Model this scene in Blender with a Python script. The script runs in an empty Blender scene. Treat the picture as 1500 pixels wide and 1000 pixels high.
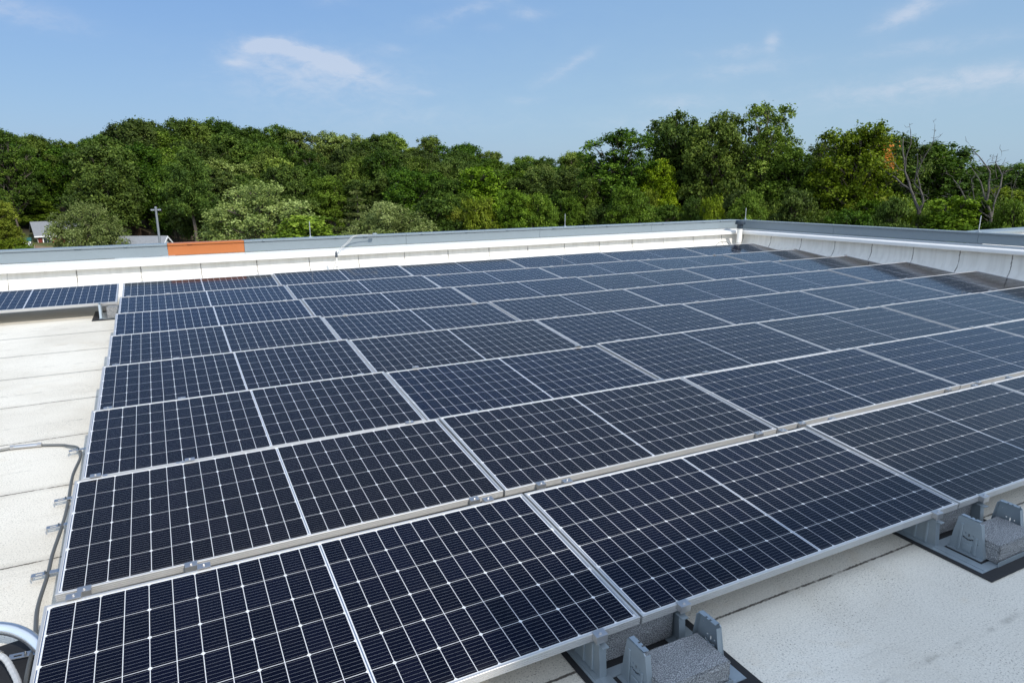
import bpy, bmesh, math, random
import numpy as np
from mathutils import Vector, Matrix

SC = bpy.context.scene
COL = SC.collection
R = math.radians

# ------------------------------------------------------------------ camera, sky, sun, exposure
CAM = Vector((0.5638, -1.8877, 1.733))
cd = bpy.data.cameras.new("camera")
cam = bpy.data.objects.new("camera", cd)
COL.objects.link(cam)
cam.location = CAM
cam.rotation_euler = (R(75.89), R(-0.069), R(-27.078))
cd.sensor_width = 36.0
cd.lens = 36.0 * 1001.9 / 1500.0
cd.clip_start = 0.05
cd.clip_end = 4000.0
SC.camera = cam

SUN_EL, SUN_AZ = R(38.0), R(164.3)          # azimuth measured from +Y towards +X
SUN_DIR = Vector((math.sin(SUN_AZ) * math.cos(SUN_EL), math.cos(SUN_AZ) * math.cos(SUN_EL), math.sin(SUN_EL)))
sd = bpy.data.lights.new("sun", 'SUN')
sd.energy = 2.9
sd.angle = R(0.53)
sd.color = (1.0, 0.945, 0.86)
sun = bpy.data.objects.new("sun", sd)
COL.objects.link(sun)
sun.rotation_euler = SUN_DIR.to_track_quat('Z', 'Y').to_euler()

SC.view_settings.view_transform = 'Standard'
SC.view_settings.look = 'None'
SC.view_settings.exposure = 0.40
SC.view_settings.gamma = 1.0
SC.view_settings.use_curve_mapping = False
SC.render.engine = 'CYCLES'
SC.cycles.max_bounces = 6
SC.cycles.transparent_max_bounces = 4
SC.cycles.caustics_reflective = False
SC.cycles.caustics_refractive = False


class G:
    """small helper that writes a node tree as expressions"""
    def __init__(self, tree):
        self.t = tree
        tree.nodes.clear()

    def n(self, typ, ins=None, **props):
        nd = self.t.nodes.new(typ)
        for k, v in props.items():
            setattr(nd, k, v)
        for k, v in (ins or {}).items():
            self.put(nd.inputs[k], v)
        return nd

    def put(self, sock, v):
        if isinstance(v, bpy.types.NodeSocket):
            self.t.links.new(v, sock)
        elif hasattr(v, '__len__') and sock.type == 'RGBA' and len(v) == 3:
            sock.default_value = (*v, 1.0)
        else:
            sock.default_value = v

    def m(self, op, a, b=0.0, c=0.0, clamp=False):
        nd = self.t.nodes.new('ShaderNodeMath')
        nd.operation = op
        nd.use_clamp = clamp
        for i, v in enumerate((a, b, c)):
            self.put(nd.inputs[i], v)
        return nd.outputs[0]

    def mix(self, f, a, b, mode='MIX'):
        nd = self.t.nodes.new('ShaderNodeMix')
        nd.data_type = 'RGBA'
        nd.blend_type = mode
        self.put(nd.inputs[0], f)
        self.put(nd.inputs[6], a)
        self.put(nd.inputs[7], b)
        return nd.outputs[2]

    def noise(self, vec, scale, detail=2.0, rough=0.5, dist=0.0):
        nd = self.n('ShaderNodeTexNoise', {'Scale': scale, 'Detail': detail, 'Roughness': rough, 'Distortion': dist})
        if vec is not None:
            self.put(nd.inputs['Vector'], vec)
        return nd.outputs[0]

    def ramp(self, f, lo, hi):
        nd = self.n('ShaderNodeMapRange', {'Value': f, 'From Min': lo, 'From Max': hi}, interpolation_type='SMOOTHSTEP')
        return nd.outputs[0]

    def xyz(self, vec):
        nd = self.n('ShaderNodeSeparateXYZ', {0: vec})
        return nd.outputs

    def vec(self, x, y, z):
        return self.n('ShaderNodeCombineXYZ', {0: x, 1: y, 2: z}).outputs[0]

    def obj(self):
        return self.n('ShaderNodeTexCoord').outputs['Object']

    def gen(self):
        return self.n('ShaderNodeTexCoord').outputs['Generated']


world = bpy.data.worlds.new("World")
SC.world = world
world.use_nodes = True
g = G(world.node_tree)
sky = g.n('ShaderNodeTexSky', sky_type='NISHITA', sun_disc=False)
sky.sun_elevation = SUN_EL
sky.sun_rotation = SUN_AZ
sky.altitude = 50.0
sky.air_density = 1.0
sky.dust_density = 0.6
sky.ozone_density = 4.0
dx, dy, dz = g.xyz(g.gen())
az = g.m('ARCTAN2', dx, dy)
el = g.m('ARCSINE', dz)
nv = g.vec(g.m('MULTIPLY', az, 1.0), g.m('MULTIPLY', el, 2.2), 0.37)
n1 = g.noise(nv, 20.0, 8.0, 0.66, 0.5)
n2 = g.noise(nv, 45.0, 6.0, 0.65, 0.3)


def sky_dir(px, py):
    a = R(27.078) + math.atan((px - 750) / 1033.0)
    return a, math.atan((248 - py) / 1033.0 * math.cos(math.atan((px - 750) / 1033.0)))


# clouds: azimuth / elevation patches with soft noisy edges (centre, half size, tilt, strength)
patches = [(398, 80, 34, 9, -0.2, 0.75), (445, 86, 48, 9, 0.18, 0.60), (490, 98, 42, 10, 0.25, 0.45), (358, 102, 16, 5, 0, 0.5), (425, 104, 70, 22, 0.12, 0.36), (520, 112, 55, 18, 0.3, 0.34),
           (480, 130, 140, 36, 0, 0.32), (30, 30, 90, 16, 0.15, 0.36), (15, 14, 30, 8, 0, 0.2), (580, 85, 22, 7, 0, 0.22), (690, 32, 70, 12, -0.3, 0.34), (650, 8, 60, 10, 0, 0.25),
           (775, 38, 26, 8, 0, 0.38), (718, 56, 20, 6, 0, 0.28), (810, 118, 34, 10, -0.45, 0.34), (845, 98, 26, 7, -0.5, 0.34), (610, 178, 160, 18, 0, 0.16),
           (775, 152, 26, 6, 0, 0.26), (628, 142, 24, 6, 0, 0.24), (985, 155, 50, 10, 0, 0.28), (960, 185, 110, 11, 0, 0.22), (1050, 90, 45, 7, 0, 0.32), (1078, 82, 14, 6, 0, 0.3),
           (1115, 74, 11, 12, 0, 0.50), (1070, 112, 90, 11, -0.08, 0.30), (1305, 34, 36, 13, -0.5, 0.40), (1275, 50, 30, 7, -0.3, 0.2),
           (1380, 6, 70, 14, -0.2, 0.36), (1310, 82, 70, 9, -0.15, 0.26), (1420, 72, 70, 9, -0.15, 0.22), (1440, 114, 90, 14, -0.05, 0.36), (1350, 130, 150, 16, -0.05, 0.28),
           (1250, 150, 220, 22, 0, 0.18), (500, 20, 36, 10, 0, 0.2)]
total = None
for (px, py, hw, hh, tl, st) in patches:
    a0, e0 = sky_dir(px, py)
    da = g.m('SUBTRACT', az, a0)
    de = g.m('SUBTRACT', el, e0)
    if tl:
        c_, s_ = math.cos(tl), math.sin(tl)
        da2 = g.m('SUBTRACT', g.m('MULTIPLY', da, c_), g.m('MULTIPLY', de, s_))
        de = g.m('ADD', g.m('MULTIPLY', da, s_), g.m('MULTIPLY', de, c_))
        da = da2
    q = g.m('ADD', g.m('POWER', g.m('ABSOLUTE', g.m('DIVIDE', da, hw / 1033.0)), 2.0),
            g.m('POWER', g.m('ABSOLUTE', g.m('DIVIDE', de, hh / 1033.0)), 2.0))
    b = g.m('MULTIPLY', g.m('EXPONENT', g.m('MULTIPLY', q, -1.0)), st)
    total = b if total is None else g.m('ADD', total, b)
nmix = g.m('ADD', g.m('MULTIPLY', n1, 0.65), g.m('MULTIPLY', n2, 0.35))
shape = g.ramp(g.m('ADD', nmix, g.m('MULTIPLY', total, 0.22)), 0.44, 0.72)
mask = g.m('MULTIPLY', g.m('MULTIPLY', g.m('MULTIPLY_ADD', shape, 0.78, 0.22), total), 1.5, clamp=True)
# thin summer haze: evens the clear sky out towards the horizon; overhead and behind the camera an unseen bright veil is added for fill light
warm = g.ramp(g.m('ADD', az, g.m('MULTIPLY', n1, 0.25)), 0.1, 1.0)
low = g.mix(warm, (1.45, 2.38, 3.80), (1.90, 2.85, 3.85))
low = g.mix(g.ramp(el, 0.06, 0.26), low, g.mix(warm, (1.10, 2.06, 3.90), (1.50, 2.52, 3.98)))
low = g.mix(g.ramp(el, 0.30, 0.85), low, (0.32, 0.85, 2.1))
clear = g.mix(0.75, g.mix(1.0, sky.outputs[0], (0.55, 0.55, 0.55), 'MULTIPLY'), low)
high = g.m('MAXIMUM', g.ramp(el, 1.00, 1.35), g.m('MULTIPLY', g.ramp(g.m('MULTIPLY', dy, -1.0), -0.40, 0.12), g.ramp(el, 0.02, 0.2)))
fill_veil = g.mix(1.0, g.mix(0.55, sky.outputs[0], (5.6, 6.6, 8.0)), g.vec(1.55, 1.52, 1.48), 'MULTIPLY')
clear = g.mix(high, clear, fill_veil)
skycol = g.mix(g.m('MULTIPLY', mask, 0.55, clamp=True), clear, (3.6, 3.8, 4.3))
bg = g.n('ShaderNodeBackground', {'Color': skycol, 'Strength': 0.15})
out = g.n('ShaderNodeOutputWorld', {'Surface': bg.outputs[0]})


# ------------------------------------------------------------------ materials
def mat(name):
    m = bpy.data.materials.new(name)
    m.use_nodes = True
    return m, G(m.node_tree)


def finish(g, shader, disp=None):
    o = g.n('ShaderNodeOutputMaterial', {'Surface': shader})


def pbr(g, color, rough=0.5, metal=0.0, spec=0.5, bump=None, bstr=0.2, bdist=0.01, **extra):
    ins = {'Base Color': color, 'Roughness': rough, 'Metallic': metal, 'Specular IOR Level': spec}
    ins.update(extra)
    p = g.n('ShaderNodeBsdfPrincipled', ins)
    if bump is not None:
        b = g.n('ShaderNodeBump', {'Strength': bstr, 'Distance': bdist, 'Height': bump})
        g.put(p.inputs['Normal'], b.outputs[0])
    return p.outputs[0]


def simple(name, color, rough=0.5, metal=0.0, spec=0.5, nscale=30.0, namp=0.12, bstr=0.0, bscale=200.0):
    m, g = mat(name)
    o = g.obj()
    n = g.noise(o, nscale, 4.0, 0.6)
    k = g.m('MULTIPLY_ADD', n, 2 * namp, 1.0 - namp)
    c = g.mix(1.0, color, g.vec(k, k, k), 'MULTIPLY')
    rr = g.m('MULTIPLY_ADD', n, 0.2, rough - 0.1, clamp=True)
    bump = g.noise(o, bscale, 3.0, 0.6) if bstr else None
    finish(g, pbr(g, c, rr, metal, spec, bump, bstr, 0.003))
    return m


def roof_material():
    m, g = mat("granulated_cap_sheet")
    o = g.obj()
    x, y, z = g.xyz(o)
    jag = g.m('SUBTRACT', g.noise(o, 55.0, 3.0, 0.7), 0.5)
    slow = g.m('SUBTRACT', g.noise(o, 1.1, 2.0), 0.5)
    yy = g.m('ADD', g.m('ADD', y, g.m('MULTIPLY', jag, 0.016)), g.m('MULTIPLY', slow, 0.03))

    def line(off, period, w, soft):
        f = g.m('FRACT', g.m('DIVIDE', g.m('SUBTRACT', yy, off - 50 * period), period))
        d = g.m('MULTIPLY', g.m('ABSOLUTE', g.m('SUBTRACT', f, 0.5)), period)
        d = g.m('SUBTRACT', period * 0.5, d)
        return g.m('SUBTRACT', 1.0, g.ramp(d, w, w + soft))
    seam = line(0.055, 0.955, 0.0035, 0.006)
    seamvar = g.ramp(g.noise(o, 14.0, 3.0, 0.7), 0.30, 0.50)
    faint = g.m('MULTIPLY', line(0.42, 0.955, 0.003, 0.02), g.m('MULTIPLY', g.ramp(g.noise(o, 9.0, 3.0, 0.7), 0.45, 0.7), 0.35))
    halo = g.m('MULTIPLY', line(0.055, 0.955, 0.01, 0.06), 0.12)
    specks = g.ramp(g.noise(o, 120.0, 2.0, 0.7), 0.575, 0.67)
    specks2 = g.ramp(g.noise(o, 60.0, 4.0, 0.8), 0.585, 0.65)
    clump = g.ramp(g.noise(o, 3.2, 4.0, 0.6), 0.40, 0.70)
    grain = g.noise(o, 130.0, 2.0, 0.8)
    big = g.noise(o, 0.9, 5.0, 0.6)
    base = g.mix(g.ramp(big, 0.35, 0.7), (0.66, 0.615, 0.525), (0.57, 0.525, 0.44))
    st = g.ramp(g.noise(o, 2.3, 6.0, 0.7, 0.4), 0.58, 0.78)
    base = g.mix(g.m('MULTIPLY', st, 0.42), base, (0.50, 0.39, 0.25))
    rings = g.m('ABSOLUTE', g.m('SUBTRACT', g.noise(o, 0.8, 3.0, 0.6, 0.6), 0.52))
    base = g.mix(g.m('MULTIPLY', g.m('SUBTRACT', 1.0, g.ramp(rings, 0.0, 0.022)), 0.08), base, (0.40, 0.33, 0.23))
    trail = g.ramp(g.noise(g.vec(g.m('MULTIPLY', x, 0.9), g.m('MULTIPLY', y, 6.0), 0.0), 1.4, 5.0, 0.7), 0.55, 0.75)
    base = g.mix(g.m('MULTIPLY', trail, 0.20), base, (0.33, 0.30, 0.25))
    k = g.m('MULTIPLY_ADD', grain, 0.7, 0.66)
    base = g.mix(1.0, base, g.vec(k, k, k), 'MULTIPLY')
    dk = g.m('MULTIPLY', specks, g.m('MULTIPLY_ADD', clump, 0.45, 0.40))
    dk = g.m('MAXIMUM', dk, g.m('MULTIPLY', specks2, g.m('MULTIPLY', clump, 0.55)))
    dk = g.m('MAXIMUM', dk, halo)
    dk = g.m('MAXIMUM', dk, faint)
    dk = g.m('MAXIMUM', dk, g.m('MULTIPLY', seam, g.m('MULTIPLY_ADD', seamvar, 0.55, 0.38)))
    col = g.mix(dk, base, (0.055, 0.045, 0.035))
    bump = g.m('ADD', grain, g.m('MULTIPLY', g.noise(o, 5.0, 3.0), 1.5))
    finish(g, pbr(g, col, 0.9, 0, 0.2, bump, 0.35, 0.004))
    return m


def membrane_material(axis, off, period):
    m, g = mat("white_wall_membrane")
    o = g.obj()
    c = g.xyz(o)
    u, z = c[axis], c[2]
    jag = g.m('SUBTRACT', g.noise(o, 26.0, 3.0, 0.7), 0.5)
    f = g.m('FRACT', g.m('DIVIDE', g.m('SUBTRACT', g.m('ADD', u, g.m('MULTIPLY', jag, 0.03)), off - 60 * period), period))
    d = g.m('SUBTRACT', period * 0.5, g.m('MULTIPLY', g.m('ABSOLUTE', g.m('SUBTRACT', f, 0.5)), period))
    seam = g.m('SUBTRACT', 1.0, g.ramp(d, 0.004, 0.012))
    var = g.ramp(g.noise(o, 8.0, 2.0), 0.25, 0.55)
    seam = g.m('MULTIPLY', seam, g.m('MULTIPLY_ADD', var, 0.6, 0.25))
    specks = g.ramp(g.noise(o, 160.0, 2.0, 0.6), 0.64, 0.74)
    streak = g.noise(g.vec(g.m('MULTIPLY', c[0], 12.0), g.m('MULTIPLY', c[1], 12.0), g.m('MULTIPLY', z, 1.2)), 1.0, 4.0, 0.6)
    base = g.mix(g.ramp(streak, 0.35, 0.75), (0.74, 0.715, 0.66), (0.64, 0.615, 0.56))
    st = g.ramp(g.noise(o, 3.0, 5.0, 0.7), 0.6, 0.8)
    base = g.mix(g.m('MULTIPLY', st, 0.25), base, (0.6, 0.5, 0.38))
    dk = g.m('MAXIMUM', g.m('MULTIPLY', specks, 0.22), seam)
    col = g.mix(dk, base, (0.07, 0.06, 0.05))
    finish(g, pbr(g, col, 0.85, 0, 0.25, g.noise(o, 120.0, 3.0), 0.25, 0.004))
    return m


def cell_material():
    """dark monocrystalline cells under coated glass; hue differs a little from panel to panel"""
    m, g = mat("solar_cells_under_glass")
    o = g.obj()
    info = g.n('ShaderNodeObjectInfo')
    rnd = info.outputs['Random']
    isl = g.n('ShaderNodeNewGeometry').outputs['Random Per Island']
    a = g.mix(rnd, (0.0006, 0.0018, 0.0110), (0.0046, 0.0040, 0.0062))
    k = g.m('MULTIPLY_ADD', isl, 0.5, 0.75)
    c = g.mix(1.0, a, g.vec(k, k, k), 'MULTIPLY')
    dust = g.ramp(g.noise(o, 6.0, 6.0, 0.65), 0.45, 0.85)
    c = g.mix(g.m('MULTIPLY_ADD', dust, 0.010, 0.001), c, (0.35, 0.33, 0.30))
    lx, ly, lz = g.xyz(o)
    grime = g.m('MULTIPLY', g.m('SUBTRACT', 1.0, g.ramp(g.m('ADD', ly, g.m('MULTIPLY', g.noise(o, 9.0, 4.0, 0.6), 0.05)), 0.02, 0.09)), 0.03)
    c = g.mix(grime, c, (0.36, 0.33, 0.28))
    vo = g.n('ShaderNodeTexVoronoi', {'Vector': g.vec(g.m('ADD', lx, g.m('MULTIPLY', rnd, 37.0)), g.m('ADD', ly, g.m('MULTIPLY', rnd, 91.0)), 0.5), 'Scale': 1.6})
    pick = g.m('GREATER_THAN', g.xyz(vo.outputs['Color'])[0], 0.82)
    spot = g.m('MULTIPLY', g.m('SUBTRACT', 1.0, g.ramp(g.m('ADD', vo.outputs['Distance'], g.m('MULTIPLY', g.noise(o, 70.0, 2.0), 0.014)), 0.016, 0.021)), pick)
    c = g.mix(g.m('MULTIPLY', spot, 0.8), c, (0.62, 0.60, 0.54))
    rough = g.m('MULTIPLY_ADD', dust, 0.06, 0.085)
    finish(g, pbr(g, c, 0.45, 0.0, 0.0, None, 0, 0, **{'Coat Weight': 1.0, 'Coat Roughness': rough, 'Coat IOR': 1.31}))
    return m


def under_glass(name, color, metal=0.0, rough=0.5):
    m, g = mat(name)
    o = g.obj()
    n = g.noise(o, 20.0, 3.0)
    k = g.m('MULTIPLY_ADD', n, 0.16, 0.92)
    c = g.mix(1.0, color, g.vec(k, k, k), 'MULTIPLY')
    finish(g, pbr(g, c, rough, metal, 0.3, None, 0, 0, **{'Coat Weight': 1.0, 'Coat Roughness': 0.05, 'Coat IOR': 1.31}))
    return m


def metal_sheet(name, color, rough, metal, streak=0.1):
    m, g = mat(name)
    o = g.obj()
    n = g.noise(o, 7.0, 5.0, 0.65)
    n2 = g.noise(o, 90.0, 2.0)
    k = g.m('MULTIPLY_ADD', n, 2 * streak, 1.0 - streak)
    c = g.mix(1.0, color, g.vec(k, k, k), 'MULTIPLY')
    grime = g.ramp(g.noise(o, 17.0, 6.0, 0.75), 0.62, 0.78)
    c = g.mix(g.m('MULTIPLY', grime, 0.25), c, (0.16, 0.14, 0.11))
    rr = g.m('MULTIPLY_ADD', n, 0.25, rough - 0.12, clamp=True)
    wav = g.noise(o, 2.2, 3.0, 0.5)
    finish(g, pbr(g, c, rr, metal, 0.5, g.m('ADD', g.m('MULTIPLY', n2, 0.03), g.m('MULTIPLY', wav, 0.9)), 0.5, 0.012))
    return m


def concrete_material():
    m, g = mat("coarse_concrete")
    o = g.obj()
    s1 = g.noise(o, 260.0, 2.0, 0.6)
    s2 = g.noise(o, 120.0, 4.0, 0.7)
    s3 = g.noise(o, 6.0, 4.0)
    c = g.mix(g.ramp(s1, 0.38, 0.66), (0.10, 0.105, 0.11), (0.42, 0.42, 0.41))
    c = g.mix(g.ramp(s2, 0.60, 0.72), c, (0.06, 0.06, 0.06))
    k = g.m('MULTIPLY_ADD', s3, 0.4, 0.8)
    c = g.mix(1.0, c, g.vec(k, k, k), 'MULTIPLY')
    finish(g, pbr(g, c, 0.95, 0, 0.15, g.m('ADD', s1, g.m('MULTIPLY', s2, 1.5)), 0.7, 0.006))
    return m


def leaf_material(name, c_dark, c_mid, c_light, autumn=None, trans=0.20):
    m, g = mat(name)
    geo = g.n('ShaderNodeNewGeometry')
    isl = geo.outputs['Random Per Island']
    rnd = g.n('ShaderNodeObjectInfo').outputs['Random']
    cl = g.n('ShaderNodeAttribute', attribute_name='clump')
    t = g.m('ADD', g.m('MULTIPLY', isl, 0.45), g.m('MULTIPLY', cl.outputs['Fac'], 0.58))
    c = g.mix(g.ramp(t, 0.0, 0.55), c_dark, c_mid)
    c = g.mix(g.ramp(t, 0.5, 1.0), c, c_light)
    hue = g.n('ShaderNodeHueSaturation', {'Hue': g.m('MULTIPLY_ADD', rnd, 0.030, 0.480), 'Saturation': g.m('MULTIPLY_ADD', rnd, 0.15, 0.98),
                                          'Value': g.m('MULTIPLY_ADD', g.m('FRACT', g.m('MULTIPLY', rnd, 7.31)), 0.5, 0.75), 'Color': c})
    c = hue.outputs[0]
    if autumn:
        au = g.n('ShaderNodeAttribute', attribute_name='autumn').outputs['Fac']
        c = g.mix(au, c, autumn)
    p = pbr(g, c, 0.6, 0, 0.14)
    tr = g.n('ShaderNodeBsdfTranslucent', {'Color': g.mix(1.0, c, (1.1, 1.4, 0.6), 'MULTIPLY')})
    mx = g.n('ShaderNodeMixShader', {0: trans, 1: p, 2: tr.outputs[0]})
    finish(g, mx.outputs[0])
    return m


def bark_material(name, c1, c2):
    m, g = mat(name)
    x, y, z = g.xyz(g.obj())
    n = g.noise(g.vec(g.m('MULTIPLY', x, 6.0), g.m('MULTIPLY', y, 6.0), z), 2.0, 5.0, 0.7)
    finish(g, pbr(g, g.mix(g.ramp(n, 0.3, 0.7), c1, c2), 0.9, 0, 0.2))
    return m


M = {}
M['roof'] = roof_material()
M['mem_far'] = membrane_material(0, -0.662, 0.8935)
M['mem_right'] = membrane_material(1, 4.521, 0.863)
M['cells'] = cell_material()
M['backsheet'] = under_glass("white_backsheet_under_glass", (0.66, 0.655, 0.645))
M['wire'] = under_glass("silver_busbar_wire", (0.30, 0.295, 0.285), 0.3, 0.45)
M['ribbon'] = under_glass("tinned_ribbon", (0.16, 0.21, 0.30), 0.6, 0.3)
M['alu'] = metal_sheet("anodised_aluminium", (0.52, 0.51, 0.49), 0.42, 0.5, 0.10)
M['steel'] = metal_sheet("bright_clamp_steel", (0.52, 0.51, 0.50), 0.36, 0.85, 0.14)
M['galv'] = metal_sheet("galvanised_steel", (0.30, 0.345, 0.37), 0.48, 0.55, 0.22)
M['galv_pipe'] = metal_sheet("galvanised_pipe", (0.62, 0.64, 0.66), 0.30, 0.9, 0.10)
M['rubber'] = simple("black_rubber", (0.018, 0.018, 0.019), 0.75, 0, 0.3, 12, 0.25, 0.3, 90)
M['grey_metal'] = metal_sheet("grey_coated_metal", (0.20, 0.235, 0.25), 0.42, 0.0, 0.05)
M['ledge'] = metal_sheet("pale_ledge_metal", (0.45, 0.46, 0.46), 0.5, 0.0, 0.08)
M['orange_metal'] = metal_sheet("orange_coated_metal", (0.40, 0.125, 0.032), 0.45, 0.0, 0.04)
M['white_band'] = simple("white_coating", (0.76, 0.74, 0.70), 0.55, 0, 0.4, 3, 0.05, 0.1, 60)
M['white_pvc'] = simple("white_pvc", (0.74, 0.71, 0.64), 0.4, 0, 0.5, 4, 0.08)
M['dark_cap'] = simple("dark_blue_plastic", (0.022, 0.034, 0.048), 0.45, 0, 0.5)
M['cable'] = metal_sheet("armoured_cable", (0.15, 0.15, 0.14), 0.5, 0.5, 0.2)
M['braid'] = metal_sheet("braided_cable", (0.62, 0.60, 0.56), 0.5, 0.5, 0.2)
M['concrete'] = concrete_material()
M['facade'] = simple("pale_facade_panel", (0.42, 0.40, 0.37), 0.7, 0, 0.3, 2, 0.1)
M['window_glass'] = simple("window_glass", (0.02, 0.03, 0.04), 0.08, 0, 0.6)
M['white_paint'] = simple("white_paint", (0.75, 0.75, 0.73), 0.6, 0, 0.3)
M['brown_siding'] = simple("brown_siding", (0.13, 0.085, 0.05), 0.8, 0, 0.2)
M['red_shutter'] = simple("dark_red_shutter", (0.16, 0.035, 0.025), 0.7, 0, 0.2)
M['shingle'] = simple("grey_shingle", (0.20, 0.205, 0.21), 0.9, 0, 0.2, 6, 0.3)
M['cream_siding'] = simple("cream_siding", (0.62, 0.58, 0.44), 0.7, 0, 0.3)
M['pale_blue_siding'] = simple("pale_blue_siding", (0.50, 0.58, 0.62), 0.7, 0, 0.3)
M['fence_wood'] = simple("weathered_brown_wood", (0.085, 0.058, 0.038), 0.85, 0, 0.2, 8, 0.3)
M['lamp_grey'] = simple("lamp_grey", (0.20, 0.215, 0.23), 0.5, 0.2, 0.4)
M['green_canvas'] = simple("green_canvas", (0.03, 0.10, 0.09), 0.8, 0, 0.2)
M['bark'] = bark_material("bark", (0.055, 0.042, 0.032), (0.14, 0.115, 0.09))
M['bark_pale'] = bark_material("dead_pale_bark", (0.20, 0.175, 0.15), (0.36, 0.33, 0.29))
M['bark_dead'] = bark_material("dead_grey_bark", (0.050, 0.044, 0.039), (0.140, 0.125, 0.108))

M['leaf_dark'] = leaf_material("leaf_dark_green", (0.014, 0.028, 0.006), (0.05, 0.088, 0.014), (0.14, 0.205, 0.036))
M['leaf_mid'] = leaf_material("leaf_mid_green", (0.022, 0.04, 0.007), (0.082, 0.13, 0.018), (0.2, 0.27, 0.048))
M['lead'] = simple("grey_lead_cable", (0.40, 0.40, 0.38), 0.6)
M['leaf_olive'] = leaf_material("leaf_olive_green", (0.04, 0.056, 0.014), (0.118, 0.152, 0.036), (0.27, 0.32, 0.11))
M['leaf_pale'] = leaf_material("leaf_pale_fine", (0.070, 0.098, 0.026), (0.165, 0.212, 0.062), (0.330, 0.385, 0.150))
M['leaf_bright'] = leaf_material("leaf_bright_green", (0.04, 0.07, 0.009), (0.108, 0.172, 0.018), (0.215, 0.29, 0.046))
M['leaf_yellow'] = leaf_material("leaf_yellow_green", (0.04, 0.056, 0.008), (0.128, 0.165, 0.02), (0.26, 0.295, 0.044), autumn=(0.62, 0.20, 0.045))
M['leaf_pine'] = leaf_material("pine_needles", (0.018, 0.044, 0.008), (0.055, 0.112, 0.016), (0.135, 0.215, 0.036), trans=0.15)
M['leaf_rust'] = leaf_material("leaf_rusty", (0.091, 0.058, 0.020), (0.181, 0.102, 0.036), (0.281, 0.165, 0.058))


def ground_material():
    m, g = mat("grass_and_soil")
    o = g.obj()
    n = g.noise(o, 0.25, 6.0, 0.65)
    n2 = g.noise(o, 3.0, 4.0, 0.7)
    n3 = g.noise(o, 0.09, 3.0, 0.5)
    c = g.mix(g.ramp(n, 0.35, 0.65), (0.055, 0.072, 0.020), (0.10, 0.105, 0.040))
    c = g.mix(g.ramp(n3, 0.50, 0.62), c, (0.24, 0.165, 0.105))
    x, y, z = g.xyz(o)
    dd = g.m('SQRT', g.m('ADD', g.m('POWER', g.m('SUBTRACT', x, CAM.x), 2.0), g.m('POWER', g.m('SUBTRACT', y, CAM.y), 2.0)))
    litter = g.ramp(g.m('ADD', dd, g.m('MULTIPLY', n, 14.0)), 110.0, 120.0)
    right = g.m('MULTIPLY', g.ramp(g.m('DIVIDE', x, g.m('MAXIMUM', y, 1.0)), 0.25, 0.35), g.ramp(dd, 75.0, 85.0))
    c = g.mix(g.m('MAXIMUM', litter, right), c, (0.045, 0.036, 0.022))
    k = g.m('MULTIPLY_ADD', n2, 0.8, 0.6)
    finish(g, pbr(g, g.mix(1.0, c, g.vec(k, k, k), 'MULTIPLY'), 0.95, 0, 0.1, n2, 0.6, 0.2))
    return m


M['ground'] = ground_material()


# ------------------------------------------------------------------ object helpers
def tag(o, label=None, cat=None, group=None, kind=None):
    if label: o['label'] = label
    if cat: o['category'] = cat
    if group: o['group'] = group
    if kind: o['kind'] = kind
    return o


def thing(name, label, cat, loc=(0, 0, 0), rz=0.0, group=None):
    o = bpy.data.objects.new(name, None)
    COL.objects.link(o)
    o.location = loc
    o.rotation_euler = (0, 0, rz)
    o.empty_display_size = 0.1
    return tag(o, label, cat, group)


def link(name, me, parent=None, loc=None):
    o = bpy.data.objects.new(name, me)
    COL.objects.link(o)
    if parent is not None: o.parent = parent
    if loc is not None: o.location = loc
    return o


def copy_tree(o, parent=None):
    c = o.copy()
    COL.objects.link(c)
    c.parent = parent
    for ch in list(o.children):
        copy_tree(ch, c)
    return c


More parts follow.
